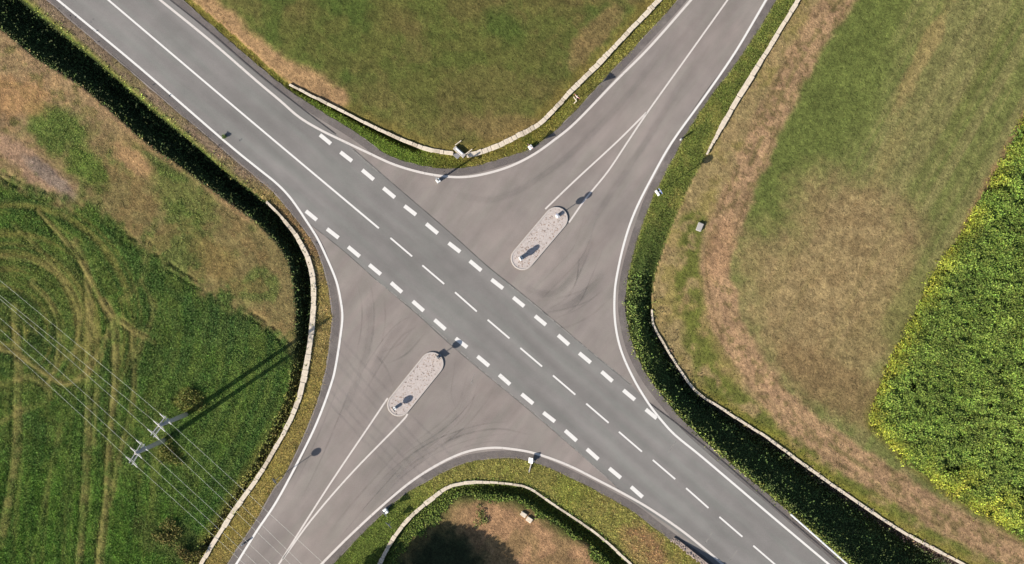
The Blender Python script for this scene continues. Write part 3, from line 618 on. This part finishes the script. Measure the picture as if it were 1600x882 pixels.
wall('stone_wall', 'cream stone wall around the mown green field, broken by the culvert headwall', [(452, 132), (487, 150), (537, 175), (587, 200), (634, 221), (670, 234), (708, 240)], lambda x, y: float(np.interp(x, [450, 560, 640, 710], [.22, .3, .42, .45])), .32, -.6, seed=1)
wall('stone_wall', 'cream blocky stone wall running from the culvert headwall along the yield signs', [(729, 243), (742, 241), (775, 229), (800, 217), (845, 192), (890, 145), (940, 95), (985, 47), (1030, 0), (1080, -52)], .52, .34, -.1, stone=.62, gap=.03, dark_chance=.35, seed=2)
zwt = lambda x, y: float(depth_e(y)[0]) + .16
zwb = lambda x, y: float(depth_e(y)[1])
wall('stone_wall', 'pale low wall between a green verge and the dirt track, ending by a round shadow', [(1275, -48), (1247, 0), (1225, 37), (1200, 78), (1170, 127), (1137, 182), (1104, 242)], lambda x, y: float(np.interp(y, [0, 200, 240], [.5, .55, .2])), lambda x, y: zwt(x, y) + .1, zwb, stone=1.1, dark_chance=.1, seed=3)
wall('stone_wall', 'long thin white-topped wall above the deep dark ditch and dirt track', [(1019, 484), (1021, 507), (1037, 537), (1065, 582), (1090, 614), (1125, 637), (1160, 660), (1200, 685), (1275, 740), (1340, 785), (1412, 832), (1502, 880), (1600, 930)], lambda x, y: float(np.interp(x, [1020, 1080, 1200, 1500], [.2, .24, .32, .32])), zwt, zwb, stone=1.1, dark_chance=.08, seed=4)
wall('stone_wall', 'narrow pale wall curling round the bare earth and tree shadow', [(560, 950), (592, 884), (612, 846), (632, 818), (665, 787), (700, 762), (725, 755), (762, 754), (800, 757), (830, 765), (862, 787), (912, 820), (945, 845), (975, 872), (1030, 925)], lambda x, y: float(np.interp(x, [590, 690, 800, 960], [.4, .44, .24, .26])), .26, lambda x, y: float(np.interp(x, [700, 900], [-.2, -1.3])), stone=.9, dark_chance=.25, seed=5)
wall('stone_wall', 'white-topped wall beside the pole shadows and the rutted green field', [(416, 315), (440, 340), (460, 365), (475, 390), (484, 413), (489, 438), (490, 465), (489, 490), (484, 540), (475, 590), (466, 625), (451, 662), (425, 709), (400, 750), (370, 792), (345, 830), (315, 880), (275, 945)], lambda x, y: float(np.interp(y, [315, 370, 420, 600, 660, 880], [.24, .42, .6, .58, .46, .5])), .2, lambda x, y: float(depth_w(y)[1]) * .8, stone=1.0, dark_chance=.12, seed=6)
# rubble parapet at the bottom edge of the main road
root = tag(empty('rubble_wall', at(1085, 868)), 'low pinkish rubble wall rising beside the main road edge line', 'wall'); o0 = root.location.copy()
RM = []
for i in range(5):
    rs = random.Random(50 + i); bm = bmesh.new(); bmesh.ops.create_icosphere(bm, subdivisions=1, radius=.5)
    for v in bm.verts: v.co *= rs.uniform(.8, 1.15); v.co.z *= .8
    me = bpy.data.meshes.new('rubble_stone'); bm.to_mesh(me); bm.free(); me.materials.append(M['rubble']); RM.append(me)
bm = bmesh.new(); pv = None
for t in np.linspace(0, 1, 12):
    p = P(1052 + t * 76, 841 + t * 60); n = Vector((.62, .78, 0)) * .2; h = .12 + .72 * t
    q = [bm.verts.new(Vector((p.x, p.y, z)) + n * k - o0) for k, z in ((1, -.2), (1, h), (-1, h), (-1, -.2))]
    if pv:
        for k in range(3): bm.faces.new((pv[k], pv[k + 1], q[k + 1], q[k]))
    else: bm.faces.new(q)
    pv = q
bm.faces.new(pv); from_bm('wall_core', bm, M['rubble'], root)
rs = random.Random(9)
for i in range(150):
    t = rs.random(); x = 1052 + t * 76 + rs.uniform(-5, 2.5) * .8; y = 841 + t * 60 + rs.uniform(-2.5, 5) * .8; h = .15 + .75 * t
    z = rs.uniform(.6, 1.0) * h; s = rs.uniform(.16, .3); p = P(x, y, 0); p.z = z
    o = link('rubble_stone', RM[rs.randrange(5)], None, root, p - o0, (rs.random() * 6, rs.random() * 6, rs.random() * 6)); o.scale = (s, s, s)

# ------------------------------------------------------------------ signs and posts
def disc(r, n=22): return [(r * math.cos(2 * math.pi * k / n), r * math.sin(2 * math.pi * k / n)) for k in range(n)]
def tri_dn(s): h = s * .866; return [(-s / 2, h * .5), (s / 2, h * .5), (0, -h * .5)]
def rect(w, h): return [(-w / 2, -h / 2), (w / 2, -h / 2), (w / 2, h / 2), (-w / 2, h / 2)]
ARROW = [(-.05, -.22), (.05, -.22), (.05, .05), (.14, .05), (0, .24), (-.14, .05), (-.05, .05)]
def panel(root, kind, h, size, rz, off=.045):
    """sign plate facing local -Y, at height h"""
    out = {'disc': disc(size / 2), 'yield': tri_dn(size), 'rect': rect(size, size * .42), 'square': rect(size, size), 'arrow': [(-size / 2, -.14), (size * .36, -.14), (size / 2, 0), (size * .36, .14), (-size / 2, .14)]}[kind]
    bm = bmesh.new(); prism(bm, out, .03); pl = from_bm('sign_plate', bm, M['back'], root, (0, 0, h), (0, 0, rz))
    for v in pl.data.vertices: v.co.y -= off + .03
    def face(name, o2, m, d, par=pl, z0=0):
        b2 = bmesh.new(); b2.faces.new([b2.verts.new((x, -off - .03 - d, z + z0)) for x, z in o2]); return from_bm(name, b2, m, par)
    sc = lambda o2, s: [(x * s, z * s) for x, z in o2]
    if kind == 'disc':
        face('sign_border', sc(out, .985), M['white'], .003); face('sign_face', sc(out, .9), M['blue'], .006)
        a = R(-135); face('sign_arrow', [(x * math.cos(a) - z * math.sin(a), x * math.sin(a) + z * math.cos(a)) for x, z in sc(ARROW, size * 1.3)], M['white'], .009)
    elif kind == 'yield': face('sign_border', sc(out, .985), M['red'], .003); face('sign_face', sc(out, .66), M['white'], .006)
    elif kind == 'arrow': face('sign_face', sc(out, .96), M['white'], .003)
    elif kind == 'square': face('sign_face', sc(out, .95), M['white'], .003)
    else: face('sign_border', sc(out, .97), M['yellow'], .003); face('sign_face', sc(out, .6), M['black'], .006)
    return pl
FACE = math.atan2(-.56, -.83) + math.pi / 2     # faces traffic coming up the side road
def sign(name, label, px, py, panels, block=(.42, .42, .38), rz=None, cat='road sign', group=None, dz=0.0, post_r=.038, block_m=None):
    rz = FACE if rz is None else rz
    root = tag(empty(name, at(px, py, dz), rz), label, cat, group); top = max(h + s * .45 for _, h, s, _ in panels)
    bm = bmesh.new(); tube(bm, [(0, 0, -.2), (0, 0, top)], post_r, 8); from_bm('post', bm, M['steel'], root)
    for k, h, s, r in panels:
        panel(root, k, h, s, r)
        bm = bmesh.new(); box(bm, .16, .05, .04, (0, -.022, h)); from_bm('bracket', bm, M['steel'], root)
    if block:
        bm = bmesh.new(); box(bm, block[0], block[1], block[2], (0, 0, block[2] / 2 - .02), .04); from_bm('base_block', bm, block_m or M['white'], root)
    return root
IZ = .125
sign('keep_right_sign', 'two-disc sign on a white base, its long shadow crossing the splitter line', 871, 338, [('disc', 1.75, .72, .15), ('disc', 2.35, .62, -.2)], (.42, .36, .5), dz=IZ + .02)
sign('keep_right_sign', 'two-disc sign on a white base, its shadow wholly on the cobbled island', 814, 404, [('disc', .82, .72, .1), ('disc', 1.2, .62, -.35)], (.48, .36, .5), dz=IZ + .02)
sign('keep_right_sign', 'single-disc sign with a black-backed striped board, its shadow over a give-way dash', 686, 557, [('disc', 1.35, .74, 0), ('rect', .34, .9, .25)], (.34, .6, .3), dz=IZ + .02, block_m=M['back'])
sign('keep_right_sign', 'single round sign on the island, its shadow wholly on the cobbles', 617, 638, [('disc', 1.08, .74, 0)], (.36, .36, .5), dz=IZ + .02)
sign('yield_sign', 'downward triangle sign on a white base block close to the cream wall', 829, 231, [('yield', 1.42, .95, .25)], (.5, .46, .55))
sign('yield_sign', 'tall downward triangle sign standing where the pale fence stub meets the wall', 900, 156, [('yield', 2.65, .95, .25)], None)
sign('yield_sign', 'low downward triangle sign on a white base at the asphalt edge', 603, 798, [('yield', 1.45, .98, .2)], (.62, .44, .6))
sign('yield_sign', 'low downward triangle sign without a base, in the grass by the pale wall', 610, 816, [('yield', 1.38, .95, .2)], None)
sign('round_sign', 'tall round sign on the dry verge, its disc shadow lying on the side road lane', 437, 745, [('disc', 2.95, .74, 0)], None)
sign('round_sign', 'tall round sign with a white plank base, its shadow beyond the ditch', 1027, 302, [('disc', 3.7, .8, 0)], (.72, .28, .3), rz=FACE - .0)
sign('direction_sign', 'arrow-shaped sign on a thick post inside the edge line near the culvert headwall', 685, 283, [('arrow', 3.1, 1.25, .1)], (.46, .46, .65), post_r=.1)
# marker knocked askew on the south verge
root = tag(empty('leaning_marker', at(826, 741)), 'leaning pale post with a white square plate on the yellow verge', 'road marker')
p1 = P(831, 721, .3) - root.location; bm = bmesh.new(); tube(bm, [(0, 0, -.1), (p1.x, p1.y, .28)], .07, 6); from_bm('post', bm, M['concrete'], root)
bm = bmesh.new(); box(bm, .5, .62, .05, (0, 0, 0)); pl = from_bm('marker_plate', bm, M['white'], root, (p1.x - .12, p1.y + .1, .42), (R(12), R(-22), R(-8)))
bm = bmesh.new(); box(bm, .3, .3, .5, (0, 0, 0)); from_bm('plate_box', bm, M['back'], root, (p1.x + .12, p1.y + .05, .2), (0, 0, R(30)))
def delineator(label, px, py, h=1.0):
    root = tag(empty('delineator_post', at(px, py)), label, 'marker post')
    bm = bmesh.new(); prism(bm, [(-.07, -.1), (.07, -.1), (.07, h - .08), (-.07, h)], .13, -.065); from_bm('post', bm, M['white'], root)
    bm = bmesh.new(); box(bm, .15, .14, .22, (0, 0, h - .28)); from_bm('black_band', bm, M['black'], root)
delineator('white marker post with its shadow on the green verge opposite the yield signs', 1063, 219, 1.15)
delineator('marker post under the overhead wires at the side road edge', 380, 850, .85)
# fence stub by the cream wall
root = tag(empty('fence_stub', at(896, 152)), 'small pale wooden brace jutting from the cream wall', 'fence stub')
for a, b in (((0, 0, .3), (.35, -.45, .15)), ((.35, -.45, .15), (.05, -.75, .02))):
    bm = bmesh.new(); tube(bm, [a, b], .06, 6); from_bm('rail', bm, M['stone'], root)
# culvert headwall
c = at(718, 238); ang = -math.atan2(16, 18)
root = tag(empty('culvert_headwall', (c.x, c.y, -.4), ang), 'grey concrete culvert headwall with two short wing rails at the wall break', 'headwall')
bm = bmesh.new(); box(bm, 1.55, .46, .95, (0, 0, .475), .03); from_bm('slab', bm, M['concrete'], root)
bm = bmesh.new(); box(bm, 1.0, .16, .14, (-.05, .05, 1.0), .02); from_bm('coping_bar', bm, M['white'], root)
for s, l in ((-1, .85), (1, .95)):
    bm = bmesh.new(); box(bm, .1, l, .35, (0, 0, 0), .01); from_bm('wing_rail', bm, M['stone'], root, (s * .78, .25 + l / 2, .75), (0, 0, R(-12)))
bm = bmesh.new(); box(bm, .8, .5, .5, (0, 0, 0), .02); from_bm('pipe_mouth', bm, M['back'], root, (-.05, -.5, .2))
# guard rail
GA, GB = (1233, 803), (1345, 902); A_ = P(*GA); B_ = P(*GB); d = B_ - A_; L = d.length; c = A_
root = tag(empty('guard_rail', (c.x, c.y, -.05), math.atan2(d.y, d.x)), 'galvanised guard rail along the main road above the dark ditch', 'guard rail')
prof = [(-.04, .45), (.03, .50), (-.04, .56), (-.04, .60), (.03, .66), (-.04, .72), (-.10, .74)]
bm = bmesh.new(); p0 = [bm.verts.new((0, -y, z + .05)) for y, z in prof]; p1 = [bm.verts.new((L, -y, z + .05)) for y, z in prof]
for k in range(len(prof) - 1): bm.faces.new((p0[k], p0[k + 1], p1[k + 1], p1[k]))
from_bm('rail_beam', bm, M['rail'], root)
bm = bmesh.new(); box(bm, L, .16, .05, (L / 2, .06, .79), .01); from_bm('top_rail', bm, M['rail'], root)
for k in range(int(L / 2) + 1):
    bm = bmesh.new(); box(bm, .1, .12, 1.2, (0, 0, 0)); from_bm('post', bm, M['steel'], root, (.15 + k * 2.0, .12, .2))
# blocks
def block(name, label, px, py, sx, sy, sz, rz, m, cat):
    bm = bmesh.new(); box(bm, sx, sy, sz, (0, 0, sz / 2), .05)
    for v in bm.verts: v.co += Vector((random.uniform(-.03, .03), random.uniform(-.03, .03), random.uniform(-.02, .02)))
    return tag(from_bm(name, bm, m, None, at(px, py, -.05), (0, 0, R(rz))), label, cat)
block('concrete_box', 'small grey concrete box in dry grass beside the dirt track', 1093, 355, .62, .95, .4, -22, M['concrete'], 'concrete box')
block('stone_block', 'pale cut stone on the bare earth, the one nearer the curling wall', 818, 804, .72, .5, .3, -35, M['stone'], 'stone block')
block('stone_block', 'pale cut stone on the bare earth, the one beside the green weeds', 827, 812, .72, .55, .3, -35, M['stone'], 'stone block')

# ------------------------------------------------------------------ power poles and wires
POLE_H = 11.0
WX = Vector((.735, -.678, 0)); AXD = Vector((.51, .86, 0)).normalized()
def pole(label, base, pins, az):
    b = P(*base, zat(*base)); tops = [P(x, y, POLE_H - .55) for x, y in pins]
    root = tag(empty('power_pole', b), label, 'power pole', 'power poles in the green field')
    bm = bmesh.new(); tube(bm, [(0, 0, -.4), (0, 0, POLE_H * .5), (0, 0, POLE_H)], [.28, .23, .18], 12); from_bm('shaft', bm, M['pole'], root, smooth=True)
    a, e = tops[0] - b, tops[-1] - b; dr = (e - a).normalized(); mid = (a + e) / 2; half = (e - a).length / 2 + .25
    for o, zz in ((.17, 0), (-.17, 0)):
        n = Vector((-dr.y, dr.x, 0)) * o; ctr = Vector((0, 0, POLE_H - .55)) + n; bm = bmesh.new(); tube(bm, [mid + n - dr * half, mid + n + dr * half], .055, 4); from_bm('crossarm', bm, M['arm'], root)
    bm = bmesh.new(); tube(bm, [(0, 0, POLE_H - .6), (mid.x, mid.y, POLE_H - .55)], .09, 6); from_bm('arm_bracket', bm, M['arm'], root)
    for s in (-1, 1):
        bm = bmesh.new(); tube(bm, [(0, 0, POLE_H - 1.6), mid + dr * half * .7 * s], .04, 5); from_bm('brace', bm, M['arm'], root)
    for t in tops:
        for s in (-1, 1):
            ins = bmesh.new(); p = t - b
            for k in range(5): tube(ins, [p + WX * s * (.2 + k * .13), p + WX * s * (.29 + k * .13)], .065, 8)
            tube(ins, [p, p + WX * s * .85], .022, 6); from_bm('insulator', ins, M['insul'], root)
        bm = bmesh.new(); tube(bm, [t - b - WX * .85, t - b - WX * .4 + Vector((0, 0, -.4)), t - b + WX * .4 + Vector((0, 0, -.4)), t - b + WX * .85], .018, 5); from_bm('jumper_wire', bm, M['wire'], root)
    bm = bmesh.new(); tube(bm, [(0, 0, POLE_H - .02), (0, 0, POLE_H + .35)], .05, 6); from_bm('pole_tip', bm, M['steel'], root)
    return tops
PINS1 = [(259, 655), (249, 666), (240, 679)]; PINS2 = [(222, 696), (213, 708), (206, 722)]
T1 = pole('power pole with three wires, standing in brown weeds closer to the wall', (291, 648), PINS1, 0)
T2 = pole('power pole with three wires, set deeper in the rutted field', (257, 688), PINS2, 0)
LEFT = [(2, 440), (0, 462), (0, 467), (0, 497), (0, 515), (0, 533)]
RIGHT = [(505, 880), (490, 900), (475, 902), (432, 890), (420, 900), (400, 898)]
WL = ['outer', 'middle', 'inner']
for i, t in enumerate(T1 + T2):
    which = 'the pole in brown weeds' if i < 3 else 'the pole deeper in the field'
    lab = ['wire from the wall-side crossarm end of ', 'wire from the crossarm middle of ', 'wire from the field-side crossarm end of '][i % 3]
    pts = []
    for tgt, s in ((LEFT[i], -1), (RIGHT[i], 1)):
        e = P(*tgt, 9.6); st = t + WX * s * .85; dirv = e - st; far_ = st + dirv * 2.6; far_.z = t.z; seg = []
        for k in range(25):
            u = k / 24; q = st.lerp(far_, u); q.z = t.z - 3.4 * u * (1 - u) if u < 1 else t.z; seg.append(q)
        pts = (seg[::-1] + pts) if s < 0 else (pts + seg)
    bm = bmesh.new(); tube(bm, pts, .0085, 5)
    tag(from_bm('overhead_wire', bm, M['wire']), 'pale overhead ' + lab + which, 'overhead wire', 'overhead wires across the side road')

# ------------------------------------------------------------------ vegetation (blades and leaves)
CL = (40, -60, 1700)
def scatter(n, box_, regs, keep=None, seed=0):
    rs = np.random.RandomState(seed); x = rs.uniform(box_[0], box_[2], n); y = rs.uniform(box_[1], box_[3], n)
    r = GREG[np.abs(np.interp(y, AY, np.arange(len(AY))) + .5).astype(int), np.abs(np.interp(x, AX, np.arange(len(AX))) + .5).astype(int)]
    k = np.isin(r, regs)
    if keep is not None: k &= keep(x, y, rs)
    return x[k], y[k], rs
def blades(name, label, cat, x, y, rs, nb, L, width, lean, gain=1.25, vary=.35, col=None, zoff=0.0, leaf=False, tint=None, spread=.06, parent=None):
    """tufts of nb blades; L, lean: (lo, hi); leaf = four-point leaf, else a single triangle"""
    n = len(x); c = look(x, y, GCOL) if col is None else col(x, y, rs)
    if (leaf and cat == 'weeds') or name == 'verge_grass': x = x + rs.normal(0, 2.4, n); y = y + rs.normal(0, 2.4, n)
    if cat == 'crop': j_ = 1 + 6 * vnoise(x, y, 20, 55) * np.clip(1 - dist(x, y, CROP_L) / 24, 0, 1); x = x + rs.normal(0, 1, n) * j_; y = y + rs.normal(0, 1, n) * j_
    z = look(x, y, GZ)
    c = lin(c) * gain * (1 + vary * (rs.rand(n, 1) * 2 - 1)) * (1 + .12 * (rs.rand(n, 3) * 2 - 1))
    k = (CAM_H - z) / CAM_H; base = np.stack([(x - 800) / PPM * k, (441 - y) / PPM * k, z + zoff - .01], -1)
    base = np.repeat(base, nb, 0); c = np.repeat(c, nb, 0); m = n * nb
    c = c * (1 + .2 * (rs.rand(m, 1) * 2 - 1))
    base[:, :2] += rs.normal(0, spread, (m, 2)); az = rs.rand(m) * 2 * math.pi
    Ls = rs.uniform(*L, m) if not callable(L) else L(np.repeat(x, nb), np.repeat(y, nb), rs)
    le = rs.uniform(*lean, m); wv = Ls * width
    d = np.stack([np.cos(az) * np.sin(le), np.sin(az) * np.sin(le), np.cos(le)], -1); s = np.stack([-np.sin(az), np.cos(az), np.zeros(m)], -1)
    tip = base + d * Ls[:, None]
    if not leaf:
        v = np.stack([base - s * wv[:, None] / 2, base + s * wv[:, None] / 2, tip], 1).reshape(-1, 3); f = np.arange(m * 3).reshape(-1, 3); cc = np.repeat(c, 3, 0)
    else:
        midp = base + d * (Ls * .5)[:, None]; midp[:, 2] += Ls * .12; tip[:, 2] -= Ls * .12
        v = np.stack([base, midp - s * wv[:, None] / 2, tip, midp + s * wv[:, None] / 2], 1).reshape(-1, 3); f = np.arange(m * 4).reshape(-1, 4); cc = np.repeat(c, 4, 0)
    o = link(name, raw_mesh(name, v, f, np.clip(cc, 0, .9), smooth=False), M['leaf'], parent)
    if label: tag(o, label, cat)
    o['kind'] = 'stuff'
    return o
VIEW = (-70, -55, 1670, 937)
x, y, rs = scatter(230000, VIEW, [NF, EF, SF], lambda x, y, r: r.rand(len(x)) < np.clip(1.25 - look(x, y, GCOL)[:, 0] / 170, .10, .8), 1)
blades('field_grass', 'short patchy grass growing over the fields', 'grass', x, y, rs, 3, (.07, .2), .22, (.3, 1.2), 1.5)
x, y, rs = scatter(260000, (-70, -55, 520, 937), [WF], lambda x, y, r: r.rand(len(x)) < np.clip(1.5 - look(x, y, GCOL)[:, 0] / 125, .12, 1), 2)
blades('meadow_grass', 'long dark green grass of the rutted meadow', 'grass', x, y, rs, 3, lambda x, y, r: r.uniform(.12, .34, len(x)) * np.clip(1.7 - look(x, y, GCOL)[:, 0] / 120, .5, 1.2), .2, (.2, 1.1), 2.35)
def verge_keep(x, y, r):
    k = ~((x < 340) & (y < 300) & (r.rand(len(x)) < .8)) | (y > 400)
    dn = dist(x, y, LN['nw']); do = dist(x, y, LN['no']); f = do / (do + dn + 1e-6)
    return k & ~((f > .70) & (x > 445) & (x < 655) & (y < 250))
x, y, rs = scatter(420000, VIEW, [NV, SV, WV], verge_keep, 3)
blades('verge_grass', 'yellowish grass on the verges between asphalt and walls', 'grass', x, y, rs, 3, (.1, .28), .22, (.3, 1.2), 2.05, .45)
def ditch_col(x, y, rs):
    c = look(x, y, GCOL) * rs.uniform(.75, 1.25, (len(x), 1)); t = rs.rand(len(x), 1); c = c * (1 - .35 * (t > .8)) + np.array([96, 110, 52]) * .35 * (t > .8); return c
lowv = lambda x, y: (x > 900) & (y + 60 * (vnoise(x, y, 14, 67) - .5) < 430)
x, y, rs = scatter(330000, VIEW, [EV, WD], lambda x, y, r: ~lowv(x, y), 4)
blades('ditch_weeds', 'dark leafy weeds filling the shaded ditches', 'weeds', x, y, rs, 2, (.14, .32), .4, (.5, 1.35), 3.1, .4, ditch_col, .06, True)
x, y, rs = scatter(60000, VIEW, [EV, WD], lambda x, y, r: (r.rand(len(x)) < .7) & ~lowv(x, y) & (vnoise(x, y, 7, 66) > .35), 5)
hb = np.where(x < 500, np.interp(y, [300, 420], [1.15, .45]), np.interp(y, [400, 600], [.35, .9])) * rs.rand(len(x)) ** 2.0 * 1.9 + .15
blades('ditch_brambles', 'taller bramble sprays standing out of the ditches', 'weeds', x, y, rs, 3, (.13, .3), .5, (.7, 1.5), 2.6, .4, ditch_col, hb, True, spread=.14)
x, y, rs = scatter(330000, (960, -55, 1300, 470), [EV], lambda x, y, r: lowv(x, y), 8)
blades('slope_grass', 'olive grass on the gentle bank below the dirt track wall', 'grass', x, y, rs, 3, (.1, .28), .24, (.5, 1.35), 2.5, .45)
x, y, rs = scatter(90000, (560, 740, 1010, 937), [SF], lambda x, y, r: dist(x, y, LN['sw']) < 12 + 26 * vnoise(x, y, 18, 31), 9)
blades('wall_foot_weeds', 'green weeds along the inner foot of the curling wall', 'weeds', x, y, rs, 2, (.14, .34), .4, (.5, 1.35), 2.0, .4, lambda x, y, r: np.array([92, 106, 48]) * r.uniform(.7, 1.25, (len(x), 1)), .04, True)
def crop_col(x, y, rs):
    d = dist(x, y, CROP_L); e = np.clip(1 - (d + 14 * rs.rand(len(x))) / 34, 0, 1)[:, None] * ss(.15, .6, vnoise(x, y, 26, 7))[:, None]; b = fbm(x, y, 60, 8)[:, None]
    low = np.clip((x - 1380) / 100, 0, 1) * np.clip(1 - np.abs(y - (700 + (x - 1400) * .62)) / 60, 0, 1)
    e = np.maximum(e, low[:, None] * .8 * ss(.3, .6, vnoise(x, y, 30, 9))[:, None])
    c = np.array([94, 114, 48]) * (1 - b) + np.array([112, 128, 56]) * b; c = c * (1 - e) + np.array([158, 156, 56]) * e
    rr = vnoise(x * .35, y, 7, 12)[:, None]; return c * rs.uniform(.8, 1.2, (len(x), 1)) * (.8 + .4 * rr)
gap = lambda x, y, r: fbm(x * .6, y, 9, 77, 3) + .25 * (vnoise(x * .55 + y * .83, y * .06, 9, 78) - .5) > .30
x, y, rs = scatter(115000, (1340, -55, 1690, 937), [CR], gap, 6)
hh = .25 + .35 * fbm(x, y, 14, 79) + .8 * vnoise(x * .5, y, 5.5, 80)
blades('crop_plants', 'dense tall leafy green crop with a yellow fringe', 'crop', x, y, rs, 6, (.16, .38), .32, (.6, 1.45), 1.95, .18, crop_col, hh * np.clip(dist(x, y, CROP_L) / 14, .25, 1), True, spread=.13)
x, y, rs = scatter(70000, (1340, -55, 1690, 937), [CR], None, 7)
blades('crop_undergrowth', 'low shaded leaves beneath the crop canopy', 'crop', x, y, rs, 2, (.2, .4), .35, (.3, 1.2), .9, .3, crop_col, .05, True)

# shrubs and the roadside tree
def leaf_cloud(n, rx, rz, seed, cols, size=(.06, .14), lobes=11):
    rs = np.random.RandomState(seed); lc_ = rs.normal(0, .45, (lobes, 3)) * np.array([rx, rx, rz]); lc_[:, 2] = np.abs(lc_[:, 2]) * .8
    i = rs.randint(0, lobes, n); d = rs.normal(0, 1, (n, 3)); d /= np.linalg.norm(d, axis=1)[:, None]; rad = rs.rand(n, 1) ** .45 * rs.uniform(.35, .6, lobes)[i][:, None]
    p = lc_[i] + d * rad * np.array([rx, rx, rz]); p[:, 2] += rz
    a = rs.normal(0, 1, (n, 3)); a /= np.linalg.norm(a, axis=1)[:, None]; b = np.cross(a, rs.normal(0, 1, (n, 3))); b /= np.linalg.norm(b, axis=1)[:, None]
    s = rs.uniform(*size, (n, 1)); v = np.stack([p - a * s, p + b * s * .5, p + a * s, p - b * s * .5], 1).reshape(-1, 3)
    c = lin(np.array(cols)[rs.randint(0, len(cols), n)]) * 2.1 * rs.uniform(.7, 1.3, (n, 1))
    return v, np.arange(n * 4).reshape(-1, 4), np.repeat(c, 4, 0)
def shrub(label, px, py, rx, rz, seed, cols, n=1500):
    root = tag(empty('shrub', at(px, py)), label, 'shrub'); v, f, c = leaf_cloud(n, rx, rz, seed, cols)
    link('foliage', raw_mesh('foliage', v, f, c, False), M['leaf'], root)
    bm = bmesh.new()
    for k in range(4): a = k * 1.7; tube(bm, [(0, 0, -.1), (.35 * rx * math.cos(a), .35 * rx * math.sin(a), rz * .9)], [.04, .015], 5)
    from_bm('stem', bm, M['bark'], root)
BR = [(92, 98, 46), (96, 94, 46), (80, 96, 44), (104, 100, 52)]
shrub('brown scrubby bush behind the power pole closer to the wall', 297, 627, 1.5, .3, 1, BR)
shrub('yellow-brown bush between the two power poles', 266, 706, 1.4, .25, 2, BR)
shrub('brown scrub patch in the meadow corner below the overhead wires', 262, 834, 1.4, .35, 3, [(96, 90, 48), (84, 90, 44), (112, 102, 58)])
shrub('dark scrub close to the white wall under the overhead wires', 292, 868, 1.2, .5, 4, [(100, 88, 50), (84, 84, 44)])
shrub('tiny green weed growing on the main road edge line', 351, 214, .3, .2, 5, [(64, 80, 40), (80, 96, 50)], 90)
shrub('green weed clump on the bare earth by the tree shadow', 750, 806, .9, .15, 6, [(104, 116, 60), (120, 120, 70)], 260)
tb = at(600, 972)
root = tag(empty('broadleaf_tree', tb), 'dense roadside tree casting the dark shadow on bare earth', 'tree')
bm = bmesh.new(); tube(bm, [(0, 0, -.3), (.05, .05, 1.6), (.1, 0, 3.4), (.1, .1, 5.2)], [.28, .22, .17, .06], 9)
for k in range(9):
    a = k * 2.4; h = 2.0 + k * .3; tube(bm, [(.08, .03, h), (1.1 * math.cos(a), 1.1 * math.sin(a), h + .9), (2.3 * math.cos(a), 2.3 * math.sin(a), h + 1.5)], [.1, .06, .02], 6)
from_bm('trunk', bm, M['bark'], root)
v, f, c = leaf_cloud(60000, 5.2, 3.0, 12, [(70, 88, 40), (84, 100, 44), (62, 80, 38)], (.14, .30), 26); v[:, 2] += 2.2
link('crown', raw_mesh('crown', v, f, c, False), M['leaf'], root)
